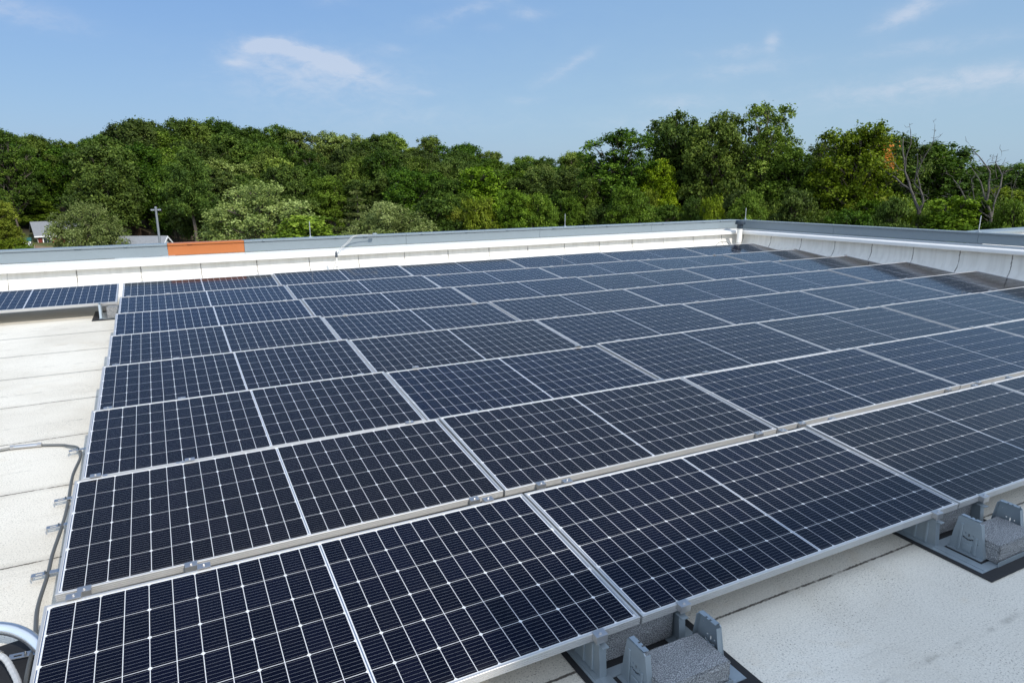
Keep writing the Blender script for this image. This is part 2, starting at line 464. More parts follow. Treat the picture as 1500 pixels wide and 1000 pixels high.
class MB:
    """collects shapes into one mesh"""
    def __init__(self):
        self.v, self.f, self.mi = [], [], []
        self.cur = 0

    def face(self, pts):
        b = len(self.v)
        self.v += [tuple(p) for p in pts]
        self.f.append(tuple(range(b, b + len(pts))))
        self.mi.append(self.cur)

    def add(self, vs, fs):
        b = len(self.v)
        self.v += [tuple(p) for p in vs]
        for f in fs:
            self.f.append(tuple(b + i for i in f))
            self.mi.append(self.cur)

    def box(self, x0, x1, y0, y1, z0, z1, bev=0.0, mtx=None):
        if bev <= 0:
            vs = [(x, y, z) for z in (z0, z1) for y in (y0, y1) for x in (x0, x1)]
            fs = [(0, 2, 3, 1), (4, 5, 7, 6), (0, 1, 5, 4), (2, 6, 7, 3), (0, 4, 6, 2), (1, 3, 7, 5)]
        else:
            bm = bmesh.new()
            bmesh.ops.create_cube(bm, size=1.0)
            for v in bm.verts:
                v.co = Vector(((x0 + x1) / 2 + v.co.x * (x1 - x0), (y0 + y1) / 2 + v.co.y * (y1 - y0), (z0 + z1) / 2 + v.co.z * (z1 - z0)))
            bmesh.ops.bevel(bm, geom=bm.edges[:] , offset=bev, segments=2, profile=0.6, affect='EDGES')
            vs = [v.co.copy() for v in bm.verts]
            fs = [[v.index for v in f.verts] for f in bm.faces]
            bm.verts.index_update()
            fs = [[v.index for v in f.verts] for f in bm.faces]
            bm.free()
        if mtx is not None:
            vs = [mtx @ Vector(p) for p in vs]
        self.add(vs, fs)

    def tube(self, pts, rad, seg=8, caps=True):
        pts = [Vector(p) for p in pts]
        n = len(pts)
        rads = rad if hasattr(rad, '__len__') else [rad] * n
        vs, fs = [], []
        up = None
        for i, p in enumerate(pts):
            t = (pts[min(i + 1, n - 1)] - pts[max(i - 1, 0)])
            if t.length < 1e-9: t = Vector((0, 0, 1))
            t.normalize()
            if up is None:
                ref = Vector((0, 0, 1)) if abs(t.z) < 0.9 else Vector((1, 0, 0))
                up = (ref - t * ref.dot(t)).normalized()
            else:
                up = up - t * up.dot(t)
                up = up.normalized() if up.length > 1e-6 else t.orthogonal().normalized()
            sd_ = t.cross(up)
            for k in range(seg):
                a = 2 * math.pi * k / seg
                vs.append(p + (up * math.cos(a) + sd_ * math.sin(a)) * rads[i])
        for i in range(n - 1):
            for k in range(seg):
                k2 = (k + 1) % seg
                fs.append((i * seg + k, i * seg + k2, (i + 1) * seg + k2, (i + 1) * seg + k))
        if caps:
            fs.append(tuple(reversed(range(seg))))
            fs.append(tuple((n - 1) * seg + k for k in range(seg)))
        self.add(vs, fs)

    def lathe(self, prof, cx=0, cy=0, seg=20):
        vs, fs = [], []
        for (r, z) in prof:
            for k in range(seg):
                a = 2 * math.pi * k / seg
                vs.append((cx + r * math.cos(a), cy + r * math.sin(a), z))
        for i in range(len(prof) - 1):
            for k in range(seg):
                k2 = (k + 1) % seg
                fs.append((i * seg + k, i * seg + k2, (i + 1) * seg + k2, (i + 1) * seg + k))
        fs.append(tuple(reversed(range(seg))))
        fs.append(tuple((len(prof) - 1) * seg + k for k in range(seg)))
        self.add(vs, fs)

    def prism(self, prof, a0, a1, axis='x', shift=None):
        """closed profile swept along x or y; profile points are (across, z); shift(a) adds to z"""
        n = len(prof)
        vs = []
        for a in (a0, a1):
            dzz = shift(a) if shift else 0.0
            for (c, z) in prof:
                vs.append((a, c, z + dzz) if axis == 'x' else (c, a, z + dzz))
        fs = [(i, (i + 1) % n, n + (i + 1) % n, n + i) for i in range(n)]
        fs.append(tuple(reversed(range(n))))
        fs.append(tuple(range(n, 2 * n)))
        self.add(vs, fs)

    def mesh(self, name, mats, smooth=False):
        me = bpy.data.meshes.new(name)
        me.from_pydata(self.v, [], self.f)
        for m_ in (mats if isinstance(mats, (list, tuple)) else [mats]):
            me.materials.append(m_)
        me.polygons.foreach_set('material_index', self.mi)
        bm = bmesh.new()
        bm.from_mesh(me)
        bmesh.ops.recalc_face_normals(bm, faces=bm.faces[:])
        bm.to_mesh(me)
        bm.free()
        if smooth:
            me.polygons.foreach_set('use_smooth', [True] * len(me.polygons))
            try:
                me.set_sharp_from_angle(angle=R(40))
            except Exception:
                pass
        me.update()
        return me

    def build(self, name, mats, parent=None, smooth=False):
        return link(name, self.mesh(name, mats, smooth), parent)


# ------------------------------------------------------------------ terrain
rng = np.random.default_rng(11)
GZ = -8.5


def hdir(px):
    a = R(27.078) + math.atan((px - 750) / 1033.0)
    return Vector((math.sin(a), math.cos(a), 0))


def sstep(t):
    t = min(1.0, max(0.0, t))
    return t * t * (3 - 2 * t)


def ground_z(x, y):
    dxx, dyy = x - CAM.x, y - CAM.y
    d = math.hypot(dxx, dyy)
    a = math.degrees(math.atan2(dxx, dyy)) - 27.078
    w = 1.0 - 0.8 * sstep((a - 2) / 18.0)               # hill on the left, flatter to the right
    h = 6.5 * sstep((d - 98) / 130.0) * w
    h += 1.2 * math.sin(x * 0.045 + 1.3) * math.sin(y * 0.05) * sstep((d - 80) / 60)
    h += 2.3 * sstep((-a - 26) / 8.0) * sstep((d - 84) / 24.0)   # grassy bank behind the brown house
    return GZ + h


gm = MB()
NR, NA = 46, 150
rad = [0.0] + [12 * (1.118 ** i) for i in range(NR)]
vs = []
for i, r_ in enumerate(rad):
    for k in range(NA):
        a = 2 * math.pi * k / NA
        x, y = CAM.x + r_ * math.sin(a), CAM.y + r_ * math.cos(a)
        vs.append((x, y, ground_z(x, y)))
fs = [(i * NA + k, i * NA + (k + 1) % NA, (i + 1) * NA + (k + 1) % NA, (i + 1) * NA + k) for i in range(len(rad) - 1) for k in range(NA)]
gm.add(vs, fs)
ground = gm.build('ground', M['ground'], smooth=True)
tag(ground, kind='structure')

# ------------------------------------------------------------------ roof deck and parapets
RZ = -0.20
rf = MB()
rf.face([(-40, -13.1, RZ), (13.37, -13.1, RZ), (13.37, 10.79, RZ), (-40, 10.79, RZ)])
rf.box(-40, 13.37, -13.1, 10.79, -0.6, RZ - 0.01)
tag(rf.build('roof', M['roof']), kind='structure')


def cove_profile(face, sign, z_top):
    """wall membrane with curved foot; 'face' is the wall plane, 'sign' +1 when the wall lies on the plus side"""
    rh, rv = 0.50, 0.34
    for_ = 14
    pts = []
    for i in range(for_ + 1):
        a = (math.pi / 2) * i / for_
        pts.append((face - sign * rh * (1 - math.sin(a)), RZ + 0.004 + rv * (1 - math.cos(a))))
    pts.append((face, z_top))
    pts.append((face + sign * 0.06, z_top))
    pts.append((face + sign * 0.06, RZ + 0.004))
    return pts


BAND = lambda f, s: [(f - s * 0.155, 0.225), (f - s * 0.155, 0.272), (f - s * 0.145, 0.288), (f - s * 0.12, 0.294),
                     (f + s * 0.07, 0.299), (f + s * 0.07, 0.212), (f - s * 0.14, 0.212)]
LEDGE = lambda f, s: [(f + s * 0.030, 0.300), (f + s * 0.030, 0.330), (f + s * 0.05, 0.333), (f + s * 0.074, 0.335), (f + s * 0.074, 0.300)]
FASC = lambda f, s: [(f + s * 0.075, 0.341), (f + s * 0.075, 0.505), (f + s * 0.055, 0.507), (f + s * 0.052, 0.530),
                     (f + s * 0.062, 0.536), (f + s * 0.40, 0.522), (f + s * 0.40, 0.40), (f + s * 0.38, 0.40), (f + s * 0.38, 0.341)]
FARV, RIGU = 10.72, 13.30
prs0 = random.Random(8)
slope_r = lambda y: (10.72 - y) * 0.0245

pf = thing('parapet_wall', 'white and grey parapet along the far roof edge with one orange fascia panel', 'parapet wall', (0, 0, 0))
b = MB(); b.prism(cove_profile(FARV, 1, 0.225), -40, RIGU + 0.05, 'x'); b.build('wall_membrane', M['mem_far'], pf, True)
b = MB()
xs = [-40, -16.6, -10.8, -5.0, -1.05, 5.9, 11.0, RIGU]
for a0, a1 in zip(xs[:-1], xs[1:]):
    b.prism(BAND(FARV, 1), a0, a1 - 0.004, 'x')
b.build('coping_band', M['white_band'], pf)
seams = [-40, -22.8, -17.0, -14.0, -11.10, -8.16, -5.22, -2.28, 0.659, 1.851, 4.77, 7.71, 10.65, RIGU + 0.06]
for a0, a1 in zip(seams[:-1], seams[1:]):
    b = MB()
    org = abs(a0 - 0.659) < 1e-3
    b.prism(FASC(FARV, 1), a0, a1 - 0.005, 'x')
    xx = a0 + 0.3
    while xx < a1 - 0.2:                                      # lap clips and sealant dabs along the drip edge
        w_ = prs0.uniform(0.03, 0.10)
        b.box(xx, xx + w_, FARV + 0.040, FARV + 0.0545, 0.515, 0.5315, 0.002)
        xx += prs0.uniform(0.5, 1.5)
    fo = b.build('fascia_panel', M['orange_metal'] if org else M['grey_metal'], pf)
    b = MB(); b.prism(LEDGE(FARV, 1), a0, a1 - 0.003, 'x'); b.build('ledge_strip', M['ledge'], pf)
    if org: fo['label'] = 'orange metal fascia panel'
b = MB(); b.box(-40, RIGU + 0.41, FARV + 0.078, FARV + 0.375, -0.6, 0.296); b.build('core', M['facade'], pf)

pr_ = thing('parapet_wall', 'white and grey parapet along the right roof edge, its inner face in shade', 'parapet wall', (0, 0, 0))
b = MB()
prof = cove_profile(RIGU, 1, 0.225)
ys = list(np.linspace(FARV, -13.0, 13))
n = len(prof)
for y0, y1 in zip(ys[:-1], ys[1:]):
    vs = []
    for y in (y0, y1):
        for i, (c, z) in enumerate(prof):
            vs.append((c, y, z + (slope_r(y) if 15 <= i <= 16 else 0.0)))
    b.add(vs, [(i, (i + 1) % n, n + (i + 1) % n, n + i) for i in range(n)])
b.build('wall_membrane', M['mem_right'], pr_, True)
b = MB()
for a0, a1 in ((10.56, 5.0), (5.0, -1.0), (-1.0, -7.0), (-7.0, -13.0)):
    b.prism(BAND(RIGU, 1), a0, a1 + 0.004, 'y', slope_r)
b.build('coping_band', M['white_band'], pr_)
sm = [10.78, 8.10, 5.16, 2.22, -0.72, -3.66, -6.6, -9.5, -13.0]
for a0, a1 in zip(sm[:-1], sm[1:]):
    b = MB(); b.prism(FASC(RIGU, 1), a0, a1 + 0.005, 'y', slope_r); b.build('fascia_panel', M['grey_metal'], pr_)
    b = MB(); b.prism(LEDGE(RIGU, 1), a0, a1 + 0.003, 'y', slope_r); b.build('ledge_strip', M['ledge'], pr_)
b = MB(); b.prism([(RIGU + 0.078, -0.6), (RIGU + 0.375, -0.6), (RIGU + 0.375, 0.296), (RIGU + 0.078, 0.296)], FARV + 0.06, -13.0, 'y', slope_r)
b.build('core', M['facade'], pr_)

# lower facade of the building below the roof
bl = thing('building', 'pale panelled outer walls of the flat roofed building under the solar array', 'building', (0, 0, 0))
b = MB()
b.box(-40, RIGU + 0.37, FARV + 0.07, FARV + 0.37, GZ - 1, -0.605)
b.box(RIGU + 0.07, RIGU + 0.37, -13.1, FARV + 0.069, GZ - 1, -0.605)
b.build('wall', M['facade'], bl)
for i in range(9):
    for zz in (-3.4, -7.0):
        b = MB(); x0 = -36 + i * 5.4
        b.box(x0, x0 + 2.6, FARV + 0.36, FARV + 0.385, zz, zz + 1.8); b.build('window', M['window_glass'], bl)

# neighbouring lower wing whose parapet shows past the right wall
wg = thing('wing_parapet', 'pale parapet of the neighbouring wing seen beyond the right roof edge', 'parapet wall', (0, 0, 0))
b = MB(); b.box(RIGU + 0.42, 36, 5.26, 5.54, GZ, 0.60); b.build('wall', M['white_band'], wg)
b = MB(); b.box(RIGU + 0.42, 36.03, 5.22, 5.58, 0.602, 0.655, 0.008); b.build('coping', M['grey_metal'], wg)
b = MB(); b.box(RIGU + 0.42, 36, -13.0, 5.215, -0.6, -0.2); tag(b.build('wing_roof', M['roof']), kind='structure')

# taller block behind the viewer: it throws the shade over the front of the array
tb = thing('tall_block', 'taller panelled block rising behind the front of the roof', 'building', (0, 0, 0))
TBX, TBY, TBZ = 5.35, -13.12, 10.95
b = MB(); b.box(TBX, 14.4, TBY - 7, TBY, GZ, TBZ - 0.3); b.build('wall', M['facade'], tb)
b = MB(); b.box(TBX - 0.04, 14.44, TBY - 7.04, TBY + 0.04, TBZ - 0.298, TBZ, 0.01); b.build('coping', M['grey_metal'], tb)
for i in range(2):
    for zz in (1.2, 5.6):
        f = MB(); x0 = TBX + 1.1 + i * 4.2
        f.box(x0 - .08, x0 + 2.88, TBY - 0.02, TBY + 0.03, zz - .08, zz + 2.08); fr = f.build('window', M['grey_metal'], tb)
        f = MB(); f.box(x0, x0 + 2.8, TBY + 0.01, TBY + 0.034, zz, zz + 2.0); f.build('pane', M['window_glass'], fr)

# ------------------------------------------------------------------ solar panels
LP, PIT, WPL, RISE = 2.114, 1.2346, 1.0135, 0.0912
TILT = math.atan2(RISE, WPL)
PW, PL = math.hypot(WPL, RISE), 2.102


def frame_mesh():
    prof = [(0.0095, -0.003), (0.0095, 0.0), (0.001, 0.0), (0.0, -0.001), (0.0, -0.008), (0.0022, -0.0085), (0.0022, -0.0115), (0.0, -0.012),
            (0.0, -0.0175), (0.0022, -0.018), (0.0022, -0.021), (0.0, -0.0215), (0.0, -0.0265), (0.0022, -0.027), (0.0022, -0.0295), (0.0, -0.030),
            (0.0, -0.036), (0.026, -0.036), (0.026, -0.034), (0.003, -0.034), (0.003, -0.006), (0.0095, -0.006)]
    n = len(prof)
    vs = []
    for (cx, cy, sx, sy) in ((0, 0, 1, 1), (PL, 0, -1, 1), (PL, PW, -1, -1), (0, PW, 1, -1)):
        for (i, z) in prof:
            vs.append((cx + sx * i, cy + sy * i, z))
    fs = []
    for c in range(4):
        d = (c + 1) % 4
        for i in range(n):
            j = (i + 1) % n
            fs.append((c * n + i, d * n + i, d * n + j, c * n + j))
    b = MB(); b.add(vs, fs)
    return b.mesh('frame', M['alu'])


def laminate_mesh():
    b = MB()
    zb, zc, zw = -0.0045, -0.0038, -0.0034
    b.cur = 0
    b.box(0.004, PL - 0.004, 0.004, PW - 0.004, -0.0058, zb)
    ex, mid, ey = 0.0205, 0.0062, 0.0165
    px = (PL / 2 - ex - mid) / 12
    py = (PW - 2 * ey) / 6
    gx, gy, ch = 0.0015, 0.0013, 0.0068
    for half in (0, 1):
        x0 = ex if half == 0 else PL / 2 + mid
        for j in range(6):
            ya, yb = ey + j * py + gy, ey + (j + 1) * py - gy
            for i in range(12):
                xa, xb = x0 + i * px + gx, x0 + (i + 1) * px - gx
                b.cur = 1
                if (i + half) % 2 == 0:
                    b.face([(xa + ch, ya, zc), (xb, ya, zc), (xb, yb, zc), (xa + ch, yb, zc), (xa, yb - ch, zc), (xa, ya + ch, zc)])
                else:
                    b.face([(xa, ya, zc), (xb - ch, ya, zc), (xb, ya + ch, zc), (xb, yb - ch, zc), (xb - ch, yb, zc), (xa, yb, zc)])
            b.cur = 2
            for w in range(9):
                yc = ya + (yb - ya) * (w + 0.5) / 9
                b.face([(x0 - 0.003, yc - 0.0003, zw), (x0 + 12 * px + 0.003, yc - 0.0003, zw), (x0 + 12 * px + 0.003, yc + 0.0003, zw), (x0 - 0.003, yc + 0.0003, zw)])
    b.cur = 3
    for xx in (0.0140, PL - 0.0140):
        for k in range(3):
            b.box(xx - 0.002, xx + 0.002, ey + 2 * k * py + 0.012, ey + 2 * (k + 1) * py - 0.012, zb - 0.001, zc)
    b.box(PL / 2 - 0.0022, PL / 2 + 0.0022, ey + 0.01, PW - ey - 0.01, zb - 0.001, zc)
    return b.mesh('glass', [M['backsheet'], M['cells'], M['wire'], M['ribbon']])


FR, LAM = frame_mesh(), laminate_mesh()
ORD = ['front', 'second', 'third', 'fourth', 'fifth', 'sixth', 'seventh', 'rearmost']
NTH = ['leftmost', 'second from left', 'third from left', 'fourth from left', 'fifth from left', 'rightmost']
prs = random.Random(4)
proto = thing('solar_panel', '', 'solar panel')
link('frame', FR, proto); link('glass', LAM, proto)
first = True
for r in range(8):
    for k in range(-2 if r == 7 else 0, 6):
        if r == 0 and k > 3 or r == 1 and k > 4 or r == 2 and k > 5:
            continue
        o = proto if first else copy_tree(proto)
        first = False
        gap = -0.035 if k < 0 else 0.0
        o.location = (k * LP + 0.006 + gap, r * PIT + (-0.07 if k < 0 else 0), prs.uniform(-0.002, 0.002))
        o.rotation_euler = (TILT + R(prs.uniform(-0.35, 0.35)) + (R(0.6) if r == 7 else 0), R(prs.uniform(-0.25, 0.25)), 0)
        if k < 0:
            lb = ('solar panel jutting out left of the main array beside its rearmost row' if k == -1 else
                  'solar panel at the far left, cut by the picture edge, jutting out from the array')
        elif r == 7:
            lb = 'solar panel in the rearmost row, ' + NTH[k] + ' of the main block'
        else:
            lb = 'solar panel, %s in the %s row' % (NTH[k], ORD[r]) + (' of the array' if r == 0 else ' counted from the front')
        tag(o, lb, 'solar panel', 'solar panels of the roof array')


# ------------------------------------------------------------------ mounting racks (local origin: joint, panel front edge, z = panel top)
def cut(me, cutter):
    """mesh minus cutter, without operators"""
    a = bpy.data.objects.new('tmp', me); c = bpy.data.objects.new('tmpc', cutter)
    COL.objects.link(a); COL.objects.link(c)
    md = a.modifiers.new('b', 'BOOLEAN'); md.operation = 'DIFFERENCE'; md.object = c; md.solver = 'EXACT'; md.use_self = True
    dg = bpy.context.evaluated_depsgraph_get(); dg.update()
    res = bpy.data.meshes.new_from_object(a.evaluated_get(dg), depsgraph=dg)
    bpy.data.objects.remove(a); bpy.data.objects.remove(c)
    return res


def tall_bracket_mesh(s):
    """upright pressed plate in the plane x = 0, foot along y; s = -1 faces left"""
    b = MB()
    t = 0.0035
    # plate outline (y, z), front is -y
    pl = [(-0.222, -0.188), (-0.050, -0.188), (-0.058, -0.10), (-0.075, -0.008), (-0.082, 0.0), (-0.176, 0.0), (-0.186, -0.008), (-0.206, -0.10)]
    b.prism(pl, -t / 2, t / 2, 'x')
    me = b.mesh('p', M['galv'])
    c = MB()

    def slot(y, z, w, h):
        c.box(-0.02, 0.02, y - w / 2, y + w / 2, z - h / 2, z + h / 2)
    slot(-0.118, -0.082, 0.009, 0.006); slot(-0.158, -0.086, 0.007, 0.006); slot(-0.137, -0.089, 0.007, 0.020)
    for i in range(5):
        yy = -0.113 - i * 0.0105
        slot(yy, -0.1065 - 0.006 * math.sin(math.pi * i / 4), 0.0112, 0.009)
    slot(-0.092, -0.040, 0.006, 0.005); slot(-0.184, -0.120, 0.008, 0.006); slot(-0.085, -0.115, 0.005, 0.004)
    me = cut(me, c.mesh('c', M['galv']))
    bm = bmesh.new(); bm.from_mesh(me)
    vs = [v.co.copy() for v in bm.verts]; bm.verts.index_update()
    fs = [[v.index for v in f.verts] for f in bm.faces]
    bm.free()
    b = MB(); b.add(vs, fs)
    # pressed ribs, top flange with teeth, front and rear return flanges
    for yc in (-0.098, -0.176):
        m_ = Matrix.Translation((s * 0.004, 0, 0))
        b.box(-0.004, 0.004, yc - 0.007, yc + 0.007, -0.184, -0.035 - (0.05 if yc < -0.15 else 0), 0.003, m_)
    b.box(-0.004 + s * 0.004, 0.004 + s * 0.004, -0.16, -0.115, -0.175, -0.135, 0.003)
    ft = 0.024 * -s
    x0, x1 = sorted((0.0, ft))
    b.box(x0, x1, -0.176, -0.150, 0.0002, 0.0035); b.box(x0, x1, -0.140, -0.128, 0.0002, 0.0035); b.box(x0, x1 , -0.118, -0.082, 0.0002, 0.0035)
    b.box(x0 * 0.55, x1 * 0.55, -0.176, -0.082, 0.0002, 0.0034)
    for (ya, za, yb, zb) in ((-0.222, -0.187, -0.186, -0.010), (-0.050, -0.187, -0.075, -0.010)):
        d = -0.0 if ya < -0.1 else 0.0
        vs = [(x0, ya, za), (x1, ya, za), (x1, yb, zb), (x0, yb, zb), (x0, ya + 0.003, za), (x1, ya + 0.003, za), (x1, yb + 0.003, zb), (x0, yb + 0.003, zb)]
        b.add(vs, [(0, 1, 2, 3), (4, 7, 6, 5), (0, 4, 5, 1), (2, 6, 7, 3), (0, 3, 7, 4), (1, 5, 6, 2)])
    x0, x1 = sorted((0.0, s * 0.022))
    b.box(x0, x1, -0.222, -0.050, -0.1895, -0.186)
    return b.mesh('tall_bracket', M['galv'])


def short_bracket_mesh(s):
    b = MB()
    t = 0.0035
    pl = [(-0.030, -0.188), (0.150, -0.188), (0.140, -0.050), (-0.010, -0.040), (-0.016, -0.050)]
    b.prism(pl, -t / 2, t / 2, 'x')
    for yc in (0.025, 0.085):
        b.box(s * 0.004 - 0.004, s * 0.004 + 0.004, yc - 0.007, yc + 0.007, -0.184, -0.060, 0.003)
    x0, x1 = sorted((0.0, 0.030 * -s))
    vs = [(x0, -0.030, -0.187), (x1, -0.030, -0.187), (x1, -0.016, -0.052), (x0, -0.016, -0.052),
          (x0, -0.027, -0.187), (x1, -0.027, -0.187), (x1, -0.013, -0.052), (x0, -0.013, -0.052)]
    b.add(vs, [(0, 1, 2, 3), (4, 7, 6, 5), (0, 4, 5, 1), (2, 6, 7, 3), (0, 3, 7, 4), (1, 5, 6, 2)])
    b.box(x0, x1, -0.040, 0.010, -0.052, -0.0485)
    x0, x1 = sorted((0.0, s * 0.022))
    b.box(x0, x1, -0.030, 0.150, -0.1895, -0.186)
    return b.mesh('short_bracket', M['galv'])


def clamp_mesh(front):
    """pressed clamp hooked over a frame edge: top plate, side lip and bolt"""
    b = MB()
    sg = -1 if front else 1
    y_in, y_out = -sg * 0.010, sg * 0.028
    ya, yb = sorted((y_in, y_out))
    b.box(-0.026, 0.026, ya, yb, 0.0008, 0.0036, 0.0008)
    yc, yd = sorted((y_out - sg * 0.003, y_out))
    b.box(-0.026, 0.026, yc, yd, -0.030, 0.0034, 0.0008)
    for sx in (-1, 1):
        x0, x1 = sorted((sx * 0.0232, sx * 0.026))
        ya, yb = sorted((sg * 0.0006, y_out - sg * 0.002))
        b.box(x0, x1, ya, yb, -0.026, 0.002)
    b.lathe([(0.0055, 0.0036), (0.0055, 0.0085), (0.0046, 0.0095)], 0.0, sg * 0.012, 6)
    b.lathe([(0.0085, 0.0034), (0.0085, 0.0046)], 0.0, sg * 0.012, 12)
    return b.mesh('clamp', M['steel'])


def mat_mesh():
    b = MB(); b.box(-0.27, 0.34, -0.345, 0.26, RZ + 0.004, RZ + 0.0085, 0.0015)
    return b.mesh('rubber_mat', M['rubber'])


def tray_mesh():
    b = MB()
    z0, z1 = RZ + 0.0087, RZ + 0.0112
    b.box(-0.245, -0.165, -0.285, 0.215, z0, z1)
    b.box(0.165, 0.30, -0.285, 0.215, z0, z1)
    b.box(-0.1645, 0.1645, -0.285, -0.235, z0, z1)
    b.box(-0.1645, 0.1645, -0.045, 0.005, z0, z1)
    b.box(-0.1645, 0.1645, 0.165, 0.215, z0, z1)
    b.box(-0.12, 0.225, -0.2885, -0.2855, z0, z1 + 0.024)       # front lip that holds the block
    for xx in (-0.205, 0.25):
        b.box(xx - 0.012, xx + 0.012, -0.28, 0.21, z1, z1 + 0.003, 0.001)
    return b.mesh('tray', M['galv'])


TBm, TBp = tall_bracket_mesh(-1), tall_bracket_mesh(1)
SBm, SBp = short_bracket_mesh(-1), short_bracket_mesh(1)
CF, CR, MATM, TRAY = clamp_mesh(True), clamp_mesh(False), mat_mesh(), tray_mesh()
REAR_V = WPL - PIT


def rack(u, r, label, rear, frontclamps, base):
    t = thing('mounting_rack', label, 'mounting rack', (u, r * PIT, 0.0), 0, 'ballast mounting racks of the array')
    if base:
        link('rubber_mat', MATM, t); link('tray', TRAY, t)
    for s, tm, sm_ in ((-1, TBm, SBm), (1, TBp, SBp)):
        link('tall_bracket', tm, t, (s * 0.125 + (0 if s < 0 else 0.12), 0.0, 0))
        if frontclamps:
            link('short_bracket', sm_, t, (s * 0.212, 0, 0))
            c = link('clamp', CF, t, (s * 0.207, 0, 0.0)); c.rotation_euler = (TILT, 0, 0)
        if rear:
            c = link('clamp', CR, t, (s * 0.207 + s * 0.03 + 0.02, REAR_V, RISE)); c.rotation_euler = (TILT, 0, 0)
    return t


jn = ['left end', 'first joint', 'second joint', 'third joint', 'fourth joint', 'fifth joint', 'right end']
for k in range(1, 4):
    lab = ['', 'steel rack with concrete block on black mat at the bottom centre front edge',
           'steel rack with concrete block on black mat at the right front edge of the array',
           'steel rack under the front edge of the array, just beyond the right picture edge'][k]
    if k < 3: rack(k * LP, 0, lab, False, True, True)
for r in range(1, 8):
    for k in range(0, 7):
        if r <= 2 and k > 4: continue
        if r == 1 and k > 3: continue
        lab = 'steel panel clamps and brackets at the %s between %s and %s rows' % (jn[k], ORD[r - 1], ORD[r])
        rack(k * LP + (0.30 if k == 0 else (-0.30 if k == 6 else 0)) + 0.02, r, lab, True, True, False)
for k in range(-1, 7):
    lab = ('steel panel clamps along the rear of the rearmost row, at the %s' % jn[k] if k >= 0 else
           'steel panel clamps behind the panel jutting out at the far left')
    rack(k * LP + (-0.30 if k == 6 else 0.0), 8, lab, True, False, False)
# empty-row bracket in front of the jutting panels
t = thing('mounting_rack', 'steel upright on a small black mat below the jutting left panel', 'mounting rack', (-0.33, 7 * PIT - 0.02, 0), 0, 'ballast mounting racks of the array')
b = MB(); b.box(-0.02, 0.36, -0.24, 0.45, RZ + 0.004, RZ + 0.009, 0.0015); b.build('rubber_mat', M['rubber'], t)
b = MB(); b.box(0.06, 0.34, -0.20, 0.30, RZ + 0.0092, RZ + 0.0117); b.build('tray', M['galv'], t)
link('tall_bracket', TBp, t, (0.10, -0.03, 0.02))
c = link('clamp', CF, t, (0.135, -0.05, 0.0)); c.rotation_euler = (TILT, 0, 0)

# ballast blocks
brng = np.random.default_rng(5)


def block(name, label, x0, x1, y0, y1, z0, z1):
    bm = bmesh.new()
    bmesh.ops.create_cube(bm, size=1.0)
    for v in bm.verts:
        v.co = Vector((v.co.x * (x1 - x0), v.co.y * (y1 - y0), v.co.z * (z1 - z0)))
    bmesh.ops.bevel(bm, geom=bm.edges[:], offset=0.006, segments=2, affect='EDGES')
    bmesh.ops.subdivide_edges(bm, edges=bm.edges[:], cuts=7, use_grid_fill=True)
    for v in bm.verts:
        p = v.co * 60
        v.co += Vector(brng.normal(0, 0.0009, 3)) + v.co.normalized() * 0.0012 * math.sin(p.x * 1.7 + p.y) * math.sin(p.z * 2 + p.y * 1.3)
    me = bpy.data.meshes.new(name); bm.to_mesh(me); bm.free()
    me.materials.append(M['concrete'])
    o = link(name, me, None, ((x0 + x1) / 2, (y0 + y1) / 2, (z0 + z1) / 2))
    return tag(o, label, 'concrete block', 'concrete ballast blocks')


for u, w in ((LP, 'bottom centre'), (2 * LP, 'right')):
    du = 0.0 if u < 3 else 0.004
    block('ballast_block', 'rough grey concrete block lying flat in front of the panels, %s rack' % w, u - 0.105 + du, u + 0.22 + du, -0.276, -0.082, RZ + 0.0117, RZ + 0.112)
    block('ballast_block', 'rough grey concrete block standing under the panel edge, %s rack' % w, u - 0.185, u + 0.20, 0.035, 0.135, RZ + 0.0117, RZ + 0.150)
block('ballast_block', 'sunlit pale concrete block under the jutting left panel', -0.17, -0.03, 8.44, 8.62, RZ + 0.012, -0.04)

# ------------------------------------------------------------------ cables, conduit, small roof things
def smooth_path(pts, n=8):
    P = [Vector(p) for p in pts]
    P = [P[0] * 2 - P[1]] + P + [P[-1] * 2 - P[-2]]
    out_ = []
    for i in range(1, len(P) - 2):
        for j in range(n):
            t = j / n
            out_.append(0.5 * ((2 * P[i]) + (P[i + 1] - P[i - 1]) * t + (2 * P[i - 1] - 5 * P[i] + 4 * P[i + 1] - P[i + 2]) * t * t + (3 * P[i] - P[i - 1] - 3 * P[i + 1] + P[i + 2]) * t ** 3))
    out_.append(P[-2])
    return out_


b = MB()
cz = RZ + 0.03
path = smooth_path([(-0.06, 0.70, cz + .02), (-0.075, 0.96, cz + .02), (-0.085, 1.22, cz), (-0.105, 1.466, cz), (-0.095, 1.73, cz + .01), (-0.10, 1.963, cz), (-0.085, 2.263, cz + .01),
                    (-0.088, 2.574, cz), (-0.1, 2.99, cz), (-0.082, 3.32, cz), (-0.115, 3.50, cz), (-0.18, 3.60, cz - .01), (-0.24, 3.668, cz - .018), (-0.44, 3.745, RZ + .014), (-0.62, 3.74, RZ + .014), (-1.6, 3.60, RZ + .014)])
b.tube(path, 0.009, 8)
cb = b.build('armoured_cable', M['cable'], None, True)
tag(cb, 'grey armoured cable running along the left edge of the array then across the roof', 'cable')
b = MB(); b.tube([(-0.53, 3.752, RZ + .0165), (-0.36, 3.722, RZ + .0165)], 0.0145, 10)
for xx, yy in ((-0.53, 3.752), (-0.365, 3.723)):
    b.tube([(xx - 0.012, yy + 0.002, RZ + .018), (xx + 0.012, yy - 0.002, RZ + .018)], 0.0165, 6)
b.build('coupling', M['steel'], cb, True)

